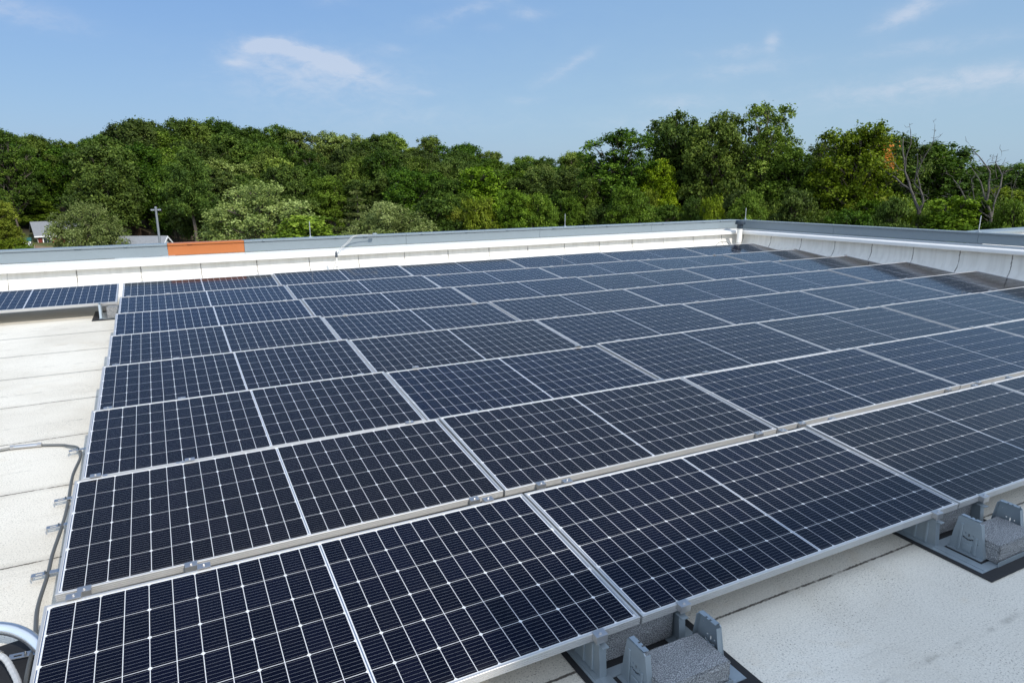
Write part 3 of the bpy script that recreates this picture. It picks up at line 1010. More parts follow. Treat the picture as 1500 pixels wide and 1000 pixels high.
cl = [(-0.10, 3.42, 'beside the cable bend'), (-0.10, 2.60, 'on the cable run, second from the bend'), (-0.10, 2.25, 'blackened, in the middle of the cable run'),
      (-0.105, 1.74, 'on the cable run next to the second panel corner'), (-0.10, 1.10, 'on black mat near the pipe end')]
for i, (x, y, w) in enumerate(cl):
    t = thing('cable_clip', 'slotted steel clip holding the cable, ' + w, 'clip', (x, y, RZ + 0.035), R(prs.uniform(-8, 8)), 'clips along the left cable')
    b = MB()
    b.box(-0.055, 0.075, -0.017, -0.006, 0.008, 0.011); b.box(-0.055, 0.075, 0.006, 0.017, 0.008, 0.011)
    b.box(-0.055, -0.040, -0.0055, 0.0055, 0.008, 0.011); b.box(-0.012, 0.075, -0.0055, 0.0055, 0.008, 0.011)
    b.box(-0.058, -0.055, -0.017, 0.017, -0.012, 0.011)
    b.build('strip', M['steel'], t)
    b = MB(); b.tube([(0.0, -0.006, 0.010), (0.0, 0.0, 0.021), (0.0, 0.006, 0.010)], 0.004, 6); b.build('bolt', M['dark_cap'], t)

b = MB()
b.tube(smooth_path([(-0.75, 1.12, -0.06), (-0.45, 1.17, -0.035), (-0.30, 1.175, -0.03), (-0.17, 1.150, -0.045), (-0.085, 1.10, -0.075), (-0.02, 1.02, -0.12), (0.05, 0.90, -0.155)]), 0.025, 20)
tag(b.build('conduit_pipe', M['galv_pipe'], None, True), 'thick bent galvanised conduit pipe entering under the lower left panel corner', 'pipe')
b = MB()
bp = smooth_path([(-0.40, 1.19, -0.06), (-0.27, 1.13, -0.09), (-0.165, 1.045, -0.10), (-0.118, 0.955, -0.115), (-0.08, 0.84, -0.13), (-0.06, 0.70, -0.15)])
b.tube(bp, [0.0115 + 0.0008 * (i % 2) for i in range(len(bp))], 10)
br = b.build('flexible_conduit', M['braid'], None, False)
tag(br, 'pale braided flexible conduit curving at the bottom left picture corner', 'cable')
b = MB(); b.tube([(-0.21, 1.085, -0.097), (-0.168, 1.048, -0.10)], 0.017, 12); b.build('connector', M['steel'], br, True)
b = MB()
b.add([(-0.60, 0.55, RZ + 0.004), (0.12, 0.55, RZ + 0.004), (0.12, 1.275, RZ + 0.004), (-0.12, 1.275, RZ + 0.006), (-0.30, 1.235, RZ + 0.012), (-0.60, 1.20, RZ + 0.008),
       (-0.60, 0.55, RZ + 0.009), (0.12, 0.55, RZ + 0.009), (0.12, 1.275, RZ + 0.009), (-0.12, 1.275, RZ + 0.011), (-0.30, 1.235, RZ + 0.017), (-0.60, 1.20, RZ + 0.013)],
      [(0, 5, 4, 3, 2, 1), (6, 7, 8, 9, 10, 11), (0, 1, 7, 6), (1, 2, 8, 7), (2, 3, 9, 8), (3, 4, 10, 9), (4, 5, 11, 10), (5, 0, 6, 11)])
tag(b.build('rubber_mat', M['rubber']), 'black rubber mat on the roof at the bottom left corner', 'mat')

# vent pipe in the corner
t = thing('vent_pipe', 'cream vent pipe with a dark cap standing in the parapet corner', 'vent pipe', (13.02, 10.42, RZ))
b = MB(); b.lathe([(0.075, 0.0), (0.060, 0.03), (0.060, 0.60)], 0, 0, 24); b.build('pipe', M['white_pvc'], t, True)
b = MB(); b.lathe([(0.071, 0.56), (0.071, 0.66), (0.068, 0.68)], 0, 0, 24); b.lathe([(0.118, 0.66), (0.122, 0.672), (0.112, 0.74), (0.098, 0.752)], 0, 0, 24)
b.build('cap', M['dark_cap'], t, True)
b = MB(); b.tube([(0.064 * math.cos(a), 0.064 * math.sin(a), 0.22) for a in np.linspace(0, 2 * math.pi, 25)], 0.005, 6, False); b.build('hose_band', M['steel'], t)
b = MB(); b.tube(smooth_path([(12.20, 10.36, RZ + .10), (12.30, 10.40, 0.02), (12.48, 10.42, 0.07), (12.65, 10.42, 0.04), (12.78, 10.41, -0.08), (12.80, 10.40, RZ + .03)]), 0.008, 6)
tag(b.build('looped_cable', M['cable'], None, True), 'thin grey cable looped on the wall foot beside the vent pipe', 'cable')

# lightning rods on the parapet
def rod(x, y, z, h, lab):
    t = thing('lightning_rod', lab, 'lightning rod', (x, y, z), 0, 'lightning rods on the parapets')
    b = MB(); b.tube([(0, 0, 0.01), (0, 0, h * 0.9), (0, 0, h)], [0.0085, 0.0075, 0.003], 8); b.build('mast', M['steel'], t, True)
    b = MB(); b.box(-0.035, 0.035, -0.028, 0.028, 0.0, 0.012, 0.002); b.lathe([(0.016, 0.012), (0.013, 0.035)], 0, 0, 10); b.build('base', M['galv'], t)


rod(3.0, FARV + 0.2, 0.53, 0.29, 'slim lightning rod on the far parapet, nearest to the orange panel')
rod(8.4, FARV + 0.2, 0.53, 0.28, 'slim lightning rod on the far parapet, midway towards the corner')
rod(13.60, FARV + 0.12, 0.53, 0.29, 'slim lightning rod at the parapet corner beside the vent pipe')
rod(RIGU + 0.2, 5.24, 0.53 + slope_r(5.24), 0.29, 'slim lightning rod on the right parapet near the picture edge')

t = thing('conduit_post', 'thin pale post with dark head and cable in front of the far parapet', 'post', (3.315, 10.33, RZ))
b = MB(); b.tube([(0, 0, 0), (0, 0, 0.42)], 0.014, 10); b.build('post', M['white_pvc'], t, True)
b = MB(); b.lathe([(0.022, 0.42), (0.026, 0.44), (0.018, 0.47), (0.024, 0.485), (0.008, 0.53)], 0, 0, 10); b.build('head', M['dark_cap'], t)
b = MB(); b.tube([(0.019 * math.cos(a), 0.019 * math.sin(a), 0.245) for a in np.linspace(0, 2 * math.pi, 17)], 0.006, 6, False); b.build('collar', M['steel'], t)
for off in (0.0, 0.03):
    b = MB(); b.tube(smooth_path([(0.03 + off, 0.0, 0.47), (0.10 + off, 0.10, 0.56), (0.24 + off, 0.20, 0.64), (0.36 + off, 0.24, 0.745), (0.52 + off, 0.27, 0.768), (0.75 + off, 0.30, 0.762)]), 0.0055, 6); b.build('lead', M['lead'], t, True)
b = MB(); b.tube([(-0.02, 0.0, 0.33), (-0.16, -0.02, 0.02)], 0.004, 6); b.build('stay', M['cable'], t)
b = MB(); b.box(0.76, 0.83, 0.27, 0.33, 0.758, 0.785, 0.004); b.build('lead_clip', M['galv'], t)

# ------------------------------------------------------------------ trees
def tube_np(pts, rads, seg, V, F):
    b0 = len(V)
    pts = [np.asarray(p, float) for p in pts]
    for i, p in enumerate(pts):
        t = pts[min(i + 1, len(pts) - 1)] - pts[max(i - 1, 0)]
        t = t / (np.linalg.norm(t) + 1e-9)
        ref = np.array([1.0, 0, 0]) if abs(t[2]) > 0.8 else np.array([0, 0, 1.0])
        u = np.cross(ref, t); u /= np.linalg.norm(u)
        w = np.cross(t, u)
        for k in range(seg):
            a = 2 * math.pi * k / seg
            V.append(tuple(p + (u * math.cos(a) + w * math.sin(a)) * rads[i]))
    for i in range(len(pts) - 1):
        for k in range(seg):
            k2 = (k + 1) % seg
            F.append((b0 + i * seg + k, b0 + i * seg + k2, b0 + (i + 1) * seg + k2, b0 + (i + 1) * seg + k))


def wiggle(p0, p1, rg, amp, n=4, sag=0.0):
    p0, p1 = np.asarray(p0, float), np.asarray(p1, float)
    L = np.linalg.norm(p1 - p0)
    out_ = []
    for i in range(n + 1):
        t = i / n
        q = p0 + (p1 - p0) * t
        if 0 < i < n: q = q + rg.normal(0, amp * L, 3)
        q[2] += sag * L * math.sin(math.pi * t)
        out_.append(q)
    return out_


def leaves_mesh(name, centers, normals, sizes, clump, material, rg, autumn=None, aspect=0.62):
    n = len(centers)
    nr = normals / (np.linalg.norm(normals, axis=1, keepdims=True) + 1e-9)
    rv = rg.normal(0, 1, (n, 3))
    u = np.cross(nr, rv); u /= (np.linalg.norm(u, axis=1, keepdims=True) + 1e-9)
    w = np.cross(nr, u)
    s = sizes[:, None]
    fold = nr * s * 0.16
    co = np.stack([centers - u * s * 0.5, centers - w * s * 0.5 * aspect + fold, centers + u * s * 0.5, centers + w * s * 0.5 * aspect + fold], 1).reshape(-1, 3)
    me = bpy.data.meshes.new(name)
    me.vertices.add(n * 4); me.loops.add(n * 4); me.polygons.add(n)
    me.vertices.foreach_set('co', co.astype(np.float32).ravel())
    me.loops.foreach_set('vertex_index', np.arange(n * 4, dtype=np.int32))
    me.polygons.foreach_set('loop_start', np.arange(0, n * 4, 4, dtype=np.int32))
    me.polygons.foreach_set('loop_total', np.full(n, 4, dtype=np.int32))
    me.materials.append(material)
    at = me.attributes.new('clump', 'FLOAT', 'FACE'); at.data.foreach_set('value', clump.astype(np.float32))
    if autumn is not None:
        at = me.attributes.new('autumn', 'FLOAT', 'FACE'); at.data.foreach_set('value', autumn.astype(np.float32))
    me.update(calc_edges=True)
    me.validate()
    return me


def broadleaf(seed, H, W, base, nl, lobe, nsub, nleaf, ls, material, top_open=0.0, autumn=None, trunk_r=0.22, flat=0.9, bark='bark', lean=0.0, pointed=0.0):
    """trunk + limbs mesh and a crown mesh of small leaves in clumps on lobes"""
    rg = np.random.default_rng(seed)
    V, F = [], []
    trunk = wiggle((0, 0, -1.5), (lean * H * 0.5, rg.normal(0, 0.2), H * 0.72), rg, 0.015, 6)
    tube_np(trunk, list(np.linspace(trunk_r, trunk_r * 0.35, 7)), 8, V, F)
    zc, rz = (base * H + H) / 2, (H - base * H) / 2
    lobes = []
    tries = 0
    while len(lobes) < nl and tries < 4000:
        tries += 1
        d = rg.normal(0, 1, 3); d /= np.linalg.norm(d)
        if d[2] < -0.85: continue
        rr = rg.uniform(0.5, 0.95)
        tz = d[2] * rr
        wf = 1.0 - pointed * max(0.0, (tz + 0.3))
        p = np.array([d[0] * rr * W / 2 * wf + lean * (zc + tz * rz) * 0.5, d[1] * rr * W / 2 * wf, zc + tz * rz])
        rl = lobe * rg.uniform(0.55, 1.35) * (1 - 0.25 * top_open * max(0, d[2]))
        if all(np.linalg.norm(p - q[0]) > (0.50 + 0.25 * top_open) * (rl + q[1]) for q in lobes) or tries > 2500:
            if all(np.linalg.norm(p - q[0]) > 0.25 * rl for q in lobes):
                lobes.append((p, rl))
    top = max(lobes, key=lambda q: q[0][2])
    for k in range(3):                                        # round the top off instead of leaving one tuft on a stalk
        a = k * 1.57 + rg.uniform(-0.4, 0.4)
        q = top[0] + np.array([math.cos(a), math.sin(a), 0]) * lobe * rg.uniform(1.1, 1.5) - np.array([0, 0, lobe * rg.uniform(0.2, 0.7)])
        lobes.append((q, lobe * rg.uniform(0.8, 1.0)))
    # fill the heart of the crown so the far side does not shine through everywhere
    for _ in range(max(2, int(nl * 0.22))):
        d = rg.normal(0, 1, 3); d /= np.linalg.norm(d)
        lobes.append((np.array([d[0] * W * 0.16 + lean * zc * 0.5, d[1] * W * 0.16, zc + d[2] * rz * 0.4]), lobe * 1.0))
    C, N, S, K = [], [], [], []
    for (p, rl) in lobes:
        zs = min(max(p[2] - 0.55 * np.hypot(p[0], p[1]) - 0.15 * H, base * H * 0.8), H * 0.66)
        ti = np.interp(zs, [q[2] for q in trunk], range(7))
        i0 = int(ti); q0 = trunk[i0] + (trunk[min(i0 + 1, 6)] - trunk[i0]) * (ti - i0)
        pts = wiggle(q0, p, rg, 0.05, 4, 0.05)
        r0 = trunk_r * 0.42
        tube_np(pts, list(np.linspace(r0, 0.035, 5)), 5, V, F)
        for _ in range(3):
            d = rg.normal(0, 1, 3); d[2] = abs(d[2]) * 0.7
            d /= np.linalg.norm(d)
            tube_np(wiggle(pts[3], p + d * rl * 0.9, rg, 0.06, 3), [0.045, 0.03, 0.022, 0.012], 4, V, F)
        ns = max(4, int(nsub * (rl / lobe) ** 2))
        lobe_tone = rg.uniform(0, 0.5)
        for _ in range(ns):
            d = rg.normal(0, 1, 3); d /= np.linalg.norm(d)
            if d[2] < -0.2 and rg.uniform() < 0.6: d[2] *= -1
            c = p + d * rl * (1.04 - 0.5 * rg.uniform(0, 1) ** 2.2) * np.array([1, 1, 0.95])
            m_ = int(nleaf * rg.uniform(0.6, 1.4))
            sp = lobe * 0.20 * rg.uniform(0.6, 1.35)
            cc = c + rg.normal(0, 1, (m_, 3)) * sp * np.array([1, 1, flat])
            nn = rg.normal(0, 1, (m_, 3)) * 0.65 + d * 0.75 + np.array([0, 0, 0.40])
            C.append(cc); N.append(nn); S.append(ls * rg.uniform(0.6, 1.35, m_)); K.append(np.full(m_, lobe_tone + rg.uniform(0, 0.5)))
    C, N, S, K = np.concatenate(C), np.concatenate(N), np.concatenate(S), np.concatenate(K)
    A = None
    if autumn is not None:
        ctr, ar = autumn
        A = (np.linalg.norm(C - np.array(ctr), axis=1) + rg.normal(0, 0.25, len(C)) < ar).astype(float) * rg.uniform(0.7, 1, len(C))
    tm = bpy.data.meshes.new('trunk'); tm.from_pydata(V, [], F); tm.materials.append(M[bark])
    tm.polygons.foreach_set('use_smooth', [True] * len(tm.polygons)); tm.update()
    return tm, leaves_mesh('crown', C, N, S, K, M[material], rg, A), float(np.percentile(C[:, 2], 99.7)), float(np.percentile(np.abs(C[:, 0] - np.median(C[:, 0])), 97) * 2)


def conifer(seed, H, W, base, layers, material, tiered=False):
    rg = np.random.default_rng(seed)
    V, F = [], []
    trunk = wiggle((0, 0, -1), (0.15, 0, H * 0.97), rg, 0.006, 6)
    tube_np(trunk, list(np.linspace(0.24, 0.04, 7)), 8, V, F)
    C, N, S, K = [], [], [], []
    for i in range(layers):
        f = i / (layers - 1)
        z = H * (base + (0.97 - base) * f)
        rr = W / 2 * (1 - f) ** 0.75 * rg.uniform(0.75, 1.1) + 0.3
        nb = 6 if f < 0.7 else 4
        a0 = rg.uniform(0, 6.28)
        for k in range(nb):
            a = a0 + 2 * math.pi * k / nb + rg.normal(0, 0.2)
            L = rr * rg.uniform(0.65, 1.12)
            tip = np.array([math.cos(a) * L, math.sin(a) * L, z + (0.02 if tiered else 0.22) * L])
            pts = wiggle((0.05, 0, z - 0.1), tip, rg, 0.03, 4)
            tube_np(pts, [0.06, 0.05, 0.035, 0.025, 0.012], 4, V, F)
            for q in range(5):
                t = 0.35 + 0.65 * (q / 4.0)
                c = np.array([0.05, 0, z - 0.1]) + (tip - np.array([0.05, 0, z - 0.1])) * t
                m_ = int(60 * rg.uniform(0.7, 1.3))
                tone = rg.uniform(0, 1)
                cc = c + rg.normal(0, 1, (m_, 3)) * np.array([0.34, 0.34, 0.13 if tiered else 0.22]) * (0.6 + 0.12 * L)
                C.append(cc); N.append(rg.normal(0, 1, (m_, 3)) + np.array([0, 0, 0.8])); S.append(rg.uniform(0.2, 0.45, m_)); K.append(np.full(m_, tone))
    tm = bpy.data.meshes.new('trunk'); tm.from_pydata(V, [], F); tm.materials.append(M['bark']); tm.update()
    return tm, leaves_mesh('crown', np.concatenate(C), np.concatenate(N), np.concatenate(S), np.concatenate(K), M[material], rg, None, 0.28), H, W


def dead_tree(seed, H, spread, bark, trunk_r=0.22, depth=4, fork=0.36):
    rg = np.random.default_rng(seed)
    V, F = [], []

    def grow(p, d, L, r, lv):
        n = 4
        pts = [p]
        q = np.array(p, float); dd = np.array(d, float)
        for i in range(n):
            dd = dd + rg.normal(0, 0.13, 3) + np.array([0, 0, 0.05]); dd /= np.linalg.norm(dd)
            q = q + dd * L / n
            pts.append(q.copy())
        tube_np(pts, list(np.linspace(r, r * (0.62 if lv > 0 else 0.25), n + 1)), 6 if r > 0.06 else 4, V, F)
        if lv == 0: return
        kids = 2 if rg.uniform() < 0.6 else 3
        for k in range(kids):
            a = rg.uniform(0, 6.28)
            side = np.array([math.cos(a), 0.5 * math.sin(a), 0.1])
            nd = dd * 1.0 + side * spread * rg.uniform(0.5, 1.1)
            nd /= np.linalg.norm(nd)
            grow(pts[-1] if k < 2 else pts[2 + k % 2], nd, L * rg.uniform(0.55, 0.85), r * rg.uniform(0.5, 0.62), lv - 1)
    grow(np.array([0, 0, -1.0]), np.array([0.05, 0, 1.0]), H * fork + 1.0, trunk_r, depth)
    z = max(v[2] for v in V)
    tm = bpy.data.meshes.new('trunk'); tm.from_pydata(V, [], F); tm.materials.append(M[bark])
    tm.polygons.foreach_set('use_smooth', [True] * len(tm.polygons)); tm.update()
    return tm, None, z, z * 0.8


P = {}
for i in range(5):
    P['dark%d' % i] = broadleaf(100 + i, 16, 10.5, 0.04, 46, 1.55, 22, 36, 0.38, 'leaf_dark')
for i in range(5):
    P['mid%d' % i] = broadleaf(120 + i, 16, 9.8, 0.04, 46, 1.45, 22, 36, 0.36, 'leaf_mid')
for i in range(2):
    P['yellow%d' % i] = broadleaf(140 + i, 16, 9.0, 0.04, 42, 1.35, 20, 34, 0.35, 'leaf_yellow')
    P['olive%d' % i] = broadleaf(150 + i, 16, 10.0, 0.04, 42, 1.45, 20, 34, 0.36, 'leaf_olive')
    P['tall%d' % i] = broadleaf(160 + i, 19, 9.5, 0.14, 42, 1.35, 17, 32, 0.35, 'leaf_mid' if i else 'leaf_dark', top_open=0.9)
P['airy'] = broadleaf(171, 20, 10.5, 0.06, 60, 1.2, 14, 30, 0.32, 'leaf_mid', top_open=1.0)
P['shrub0'] = broadleaf(180, 7, 7, 0.0, 26, 1.1, 20, 28, 0.27, 'leaf_mid', trunk_r=0.10)
P['shrub1'] = broadleaf(181, 7, 7, 0.0, 26, 1.1, 20, 28, 0.27, 'leaf_yellow', trunk_r=0.10)
P['shrub2'] = broadleaf(182, 7, 7, 0.0, 26, 1.1, 20, 28, 0.27, 'leaf_dark', trunk_r=0.10)
P['bright'] = broadleaf(190, 10, 6.0, 0.02, 36, 1.0, 19, 26, 0.30, 'leaf_bright', pointed=0.45, trunk_r=0.14)
P['fine0'] = broadleaf(200, 7, 8, 0.02, 46, 0.85, 22, 30, 0.18, 'leaf_pale', trunk_r=0.12, flat=1.0)
P['fine1'] = broadleaf(201, 8, 8.5, 0.02, 54, 0.85, 18, 28, 0.18, 'leaf_pale', trunk_r=0.12, flat=1.0, top_open=0.6)
P['maple'] = broadleaf(210, 17, 9.6, 0.04, 48, 1.4, 19, 32, 0.35, 'leaf_yellow', autumn=((3.9, -2.4, 12.6), 1.9))
P['leaner'] = broadleaf(220, 15, 9.5, 0.18, 36, 1.25, 18, 32, 0.34, 'leaf_dark', lean=0.28, top_open=0.5)
P['rusty'] = broadleaf(230, 8, 5, 0.10, 14, 1.0, 12, 14, 0.36, 'leaf_rust', trunk_r=0.12)
P['pine'] = conifer(240, 11, 6.5, 0.40, 13, 'leaf_pine')
P['tiered'] = conifer(241, 9, 7.0, 0.08, 9, 'leaf_olive', True)
P['dead2'] = dead_tree(302, 12, 0.40, 'bark_dead', 0.16, 4, 0.42)
P['dead3'] = dead_tree(307, 12, 0.50, 'bark_dead', 0.15, 4, 0.38)


def limbs_tree(seed, base, limbs, unit, bark):
    """dead tree from its main limbs (across, up in picture steps), each bent in depth, with side twigs"""
    rg = np.random.default_rng(seed)
    V, F = [], []
    bx, by = base
    zmax = 0
    depth = {}
    for (pts, r0, r1) in limbs:
        key0 = pts[0]
        y = depth.get(key0, 0.0)
        slope = rg.uniform(-0.35, 0.35)
        P3 = []
        for i, (px, py) in enumerate(pts):
            x, z = (px - bx) * unit, (by - py) * unit
            if i: y += slope * math.hypot(px - pts[i - 1][0], py - pts[i - 1][1]) * unit * 0.8
            depth[(px, py)] = y
            P3.append(np.array([x, y, z]))
            zmax = max(zmax, z)
        fine = [P3[0]]
        for a, c in zip(P3[:-1], P3[1:]):
            L = np.linalg.norm(c - a)
            fine.append((a + c) / 2 + rg.normal(0, 0.035 * L, 3)); fine.append(c)
        rs = list(np.linspace(r0, r1, len(fine)))
        tube_np(fine, rs, 7 if r0 > 0.1 else 5, V, F)
        for i in range(2, len(fine)):
            for _ in range(1 if r0 > 0.15 else 2):
                if rg.uniform() < 0.55:
                    d = rg.normal(0, 1, 3); d[2] = abs(d[2]) * 0.8 + 0.2; d /= np.linalg.norm(d)
                    L = rg.uniform(0.5, 1.5)
                    q = wiggle(fine[i], fine[i] + d * L, rg, 0.08, 3)
                    tube_np(q, [rs[i] * 0.5, rs[i] * 0.4, 0.018, 0.009], 4, V, F)
                    e = rg.normal(0, 1, 3); e[2] = abs(e[2]); e /= np.linalg.norm(e)
                    tube_np(wiggle(q[2], q[2] + e * L * 0.5, rg, 0.08, 2), [0.018, 0.014, 0.008], 4, V, F)
    tm = bpy.data.meshes.new('trunk'); tm.from_pydata(V, [], F); tm.materials.append(M[bark])
    tm.polygons.foreach_set('use_smooth', [True] * len(tm.polygons)); tm.update()
    return tm, None, zmax, zmax * 0.8


U = 150.0 / 1033.0 / 5.264
P['pale0'] = limbs_tree(3, (778, 760), [([(778, 800), (776, 600), (778, 460)], 0.24, 0.17), ([(778, 460), (786, 350), (800, 270), (815, 210)], 0.13, 0.03),
                                        ([(778, 460), (760, 370), (738, 290), (720, 220)], 0.12, 0.03), ([(760, 370), (745, 340), (700, 300)], 0.06, 0.02)], U, 'bark_pale')
P['pale1'] = limbs_tree(4, (850, 760), [([(850, 800), (846, 560), (850, 440)], 0.22, 0.16), ([(850, 440), (870, 372), (912, 360), (935, 320), (975, 300)], 0.12, 0.025),
                                        ([(870, 372), (886, 320), (870, 270), (880, 220)], 0.09, 0.02), ([(850, 440), (830, 400), (818, 350), (820, 300)], 0.09, 0.02)], U, 'bark_pale')
P['pale2'] = limbs_tree(5, (775, 760), [([(775, 800), (770, 640), (745, 510), (690, 430), (630, 340)], 0.20, 0.07), ([(690, 430), (660, 330), (640, 250)], 0.07, 0.02)], U, 'bark_pale')
P['pale3'] = limbs_tree(6, (942, 900), [([(942, 940), (940, 760), (940, 665)], 0.20, 0.15), ([(940, 665), (955, 610), (953, 550)], 0.11, 0.03),
                                        ([(940, 665), (905, 610), (865, 560)], 0.10, 0.03), ([(905, 610), (890, 560), (880, 520)], 0.05, 0.02)], U * 0.75, 'bark_pale')
U = 86.0 / 1033.0 / 5.404
P['dead0'] = limbs_tree(1, (440, 1000), [
    ([(440, 1030), (448, 860), (455, 740), (450, 645)], 0.26, 0.19),
    ([(450, 645), (425, 600), (390, 520), (345, 410), (320, 290), (313, 205)], 0.16, 0.035),
    ([(390, 520), (300, 450), (230, 405), (178, 360)], 0.10, 0.02),
    ([(345, 410), (340, 330), (357, 245), (343, 160)], 0.08, 0.025),
    ([(345, 410), (310, 395), (275, 350)], 0.05, 0.02),
    ([(450, 645), (466, 590), (440, 520), (402, 480), (405, 400), (396, 310)], 0.13, 0.03),
    ([(440, 520), (410, 430), (440, 310), (468, 240), (463, 140)], 0.07, 0.012),
    ([(455, 740), (520, 690), (590, 620), (650, 580)], 0.06, 0.015),
    ([(448, 860), (410, 790), (385, 740)], 0.05, 0.02)], U, 'bark_dead')
P['dead1'] = limbs_tree(2, (965, 1010), [
    ([(965, 1040), (965, 930), (966, 850)], 0.30, 0.24),
    ([(966, 850), (938, 790), (905, 720), (905, 645), (850, 545), (798, 475)], 0.15, 0.03),
    ([(905, 645), (830, 600), (750, 570)], 0.07, 0.015),
    ([(966, 850), (1000, 770), (1006, 690), (970, 600), (965, 480), (962, 430), (900, 350), (848, 290)], 0.17, 0.018),
    ([(970, 600), (930, 490), (868, 400)], 0.08, 0.02),
    ([(1006, 690), (1012, 580), (1026, 450), (985, 380), (955, 385)], 0.10, 0.018),
    ([(1026, 450), (1040, 430), (1057, 410)], 0.04, 0.012),
    ([(1006, 690), (950, 650), (912, 590), (880, 470)], 0.08, 0.02),
    ([(905, 720), (870, 690), (800, 660), (740, 645)], 0.06, 0.015),
    ([(966, 850), (930, 760), (970, 775)], 0.05, 0.02),
    ([(965, 480), (1000, 470), (980, 365)], 0.045, 0.012)], U, 'bark_dead')

NAMES = {'pine': 'pine_tree', 'tiered': 'conifer', 'shrub0': 'shrub', 'shrub1': 'shrub', 'shrub2': 'shrub', 'fine0': 'broadleaf_shrub', 'fine1': 'broadleaf_shrub'}


def place(kind, px, D, top_y, label, cat='tree', group=None, width=None, rot=None, wide=1.0):
    """stand a tree D metres away in direction px with its top at the height that angle gives"""
    tm, cm, h, w0 = P[kind]
    d = hdir(px)
    x, y = CAM.x + d.x * D, CAM.y + d.y * D
    z = ground_z(x, y)
    top = CAM.z + (248 - top_y) / 1033.0 * D * math.cos(math.atan((px - 750) / 1033.0))
    s = max(0.25, (top - z) / h)
    nm = NAMES.get(kind, 'dead_tree' if kind.startswith(('dead', 'pale')) else 'broadleaf_tree')
    t = thing(nm, label, cat, (x, y, z), prs.uniform(0, 6.28) if rot is None else rot, group)
    sw = s * wide if width is None else width / w0
    t.scale = (sw, sw, s)
    link('trunk', tm, t)
    if cm is not None: link('crown', cm, t)
    return t


ridge_x = [-60, 0, 30, 65, 100, 140, 180, 225, 270, 330, 400, 480, 560, 615, 650, 690, 740, 790, 830, 870]
ridge_y = [185, 195, 214, 203, 214, 202, 190, 181, 178, 187, 190, 199, 201, 205, 214, 219, 224, 231, 226, 222]
ZONE = ['in the front row of the left wood', 'in the second row of the left wood', 'high on the wooded slope at left', 'on the skyline of the left wood']
KINDS = {'dark': 'dark green rounded broadleaf tree', 'mid': 'mid green rounded broadleaf tree', 'yellow': 'yellowish green broadleaf tree',
         'olive': 'olive green broadleaf tree', 'tall': 'dark tall broadleaf tree with open crown'}
DIST = [104, 120, 141, 170]
trs = random.Random(21)
for li, D in enumerate(DIST):
    step = (62, 56, 48, 40)[li]
    px = -60 + trs.uniform(0, 30)
    while px < (835 if li < 3 else 880):
        ry = float(np.interp(px, ridge_x, ridge_y))
        f = (0.16, 0.46, 0.76, 1.0)[li]
        if px < 230: f = (0.35, 0.70, 0.90, 1.0)[li]
        ty = 264 + (ry - 264) * f
        ty += trs.uniform(-12, 12) * (0.45 if li == 3 else 1.0) - (2 if li == 3 else 0)
        kd = trs.choices(['dark', 'mid', 'yellow', 'olive', 'tall'], [0.47, 0.36, 0.04, 0.05, 0.08] if px > 220 else [0.72, 0.2, 0.03, 0.05, 0.0])[0]
        nvar = 5 if kd in ('dark', 'mid') else 2
        if not (li == 0 and px < 235):
            tt = place('%s%d' % (kd, trs.randrange(nvar)), px, D + trs.uniform(-6, 6), ty, KINDS[kd] + ' ' + ZONE[li], group='trees of the left wood, ' + ZONE[li])
            th = math.cos(math.atan((px - 750) / 1033.0))
            w_ = min(max(trs.uniform(0.75, 1.35) * 78 / 1033.0 * D * th / 9.5, tt.scale[2] * 0.75), tt.scale[2] * 1.30)
            tt.scale = (w_, w_, tt.scale[2])
        px += step * trs.uniform(0.7, 1.3)

# trees that stand out on the left and in the middle
place('tall0', 12, 112, 193, 'tall tree with open flat crown at the left picture edge')
place('tall1', 62, 122, 202, 'tree with airy spreading crown standing alone on the skyline at left')
place('dark1', 150, 104, 216, 'big dark dense tree behind the brown house and shed', wide=1.1)
place('yellow0', -20, 96, 292, 'yellow green bushy tree at the left edge above the grass bank', width=3.6)
place('bright', 35, 116, 294, 'bright green low tree behind the grass bank and house', width=5.9)
place('fine0', 115, 80, 299, 'round olive green fine-leaved tree in front of the brown house', width=5.9)
place('pine', 277, 92, 220, 'pine tree with bare lower trunk right of the lamp post', width=7.2)
place('fine1', 372, 72, 268, 'large pale fine-leaved tree with loose twigs above the far parapet', width=9.5)
place('bright', 437, 66, 318, 'low bright green shrub left of the first lightning rod', 'shrub', width=6.4)
place('tiered', 520, 88, 279, 'layered conifer with flat tiers of branches in mid picture', width=7.6)
place('fine0', 567, 74, 297, 'round olive shrub directly behind the middle of the far parapet', 'shrub', width=8.2)
place('shrub2', 630, 82, 290, 'dark green bush right of the round olive shrub', 'shrub', width=6.6)
place('bright', 703, 96, 247, 'bright green pointed tree in the middle of the wood edge', width=6.6)
place('bright', 405, 118, 235, 'bright green conical tree rising behind the pale fine-leaved tree', width=6.5)
place('olive0', 640, 118, 240, 'pale olive tree with puffy crown left of the bright pointed tree')
place('rusty', 220, 150, 221, 'small rust brown tree high on the wooded slope at left', width=4.0)
place('pale0', 347, 146, 211, 'pale dead tree with forked trunk high on the wooded slope', rot=0.2)
place('pale1', 364, 146, 216, 'pale dead tree with crooked branches on the wooded slope', rot=0.2)
place('pale2', 340, 138, 222, 'pale bare leaning trunk left of the forked dead tree', rot=0.2)
place('pale0', 574, 196, 208, 'pale dead branches on the skyline near mid picture', rot=0.1)
place('pale3', 590, 100, 272, 'pale forked dead trunk low in the wood above the olive shrub', rot=0.1)
place('shrub1', 660, 84, 300, 'yellow green bush below the bright pointed tree', 'shrub', width=5.6)
place('mid2', 745, 104, 252, 'mid green tree right of the bright pointed tree', width=8.5)
place('olive1', 790, 110, 243, 'olive green tree left of the tall trees, behind the second lightning rod')
place('mid0', 842, 116, 226, 'mid green tree beside the first tall open tree')
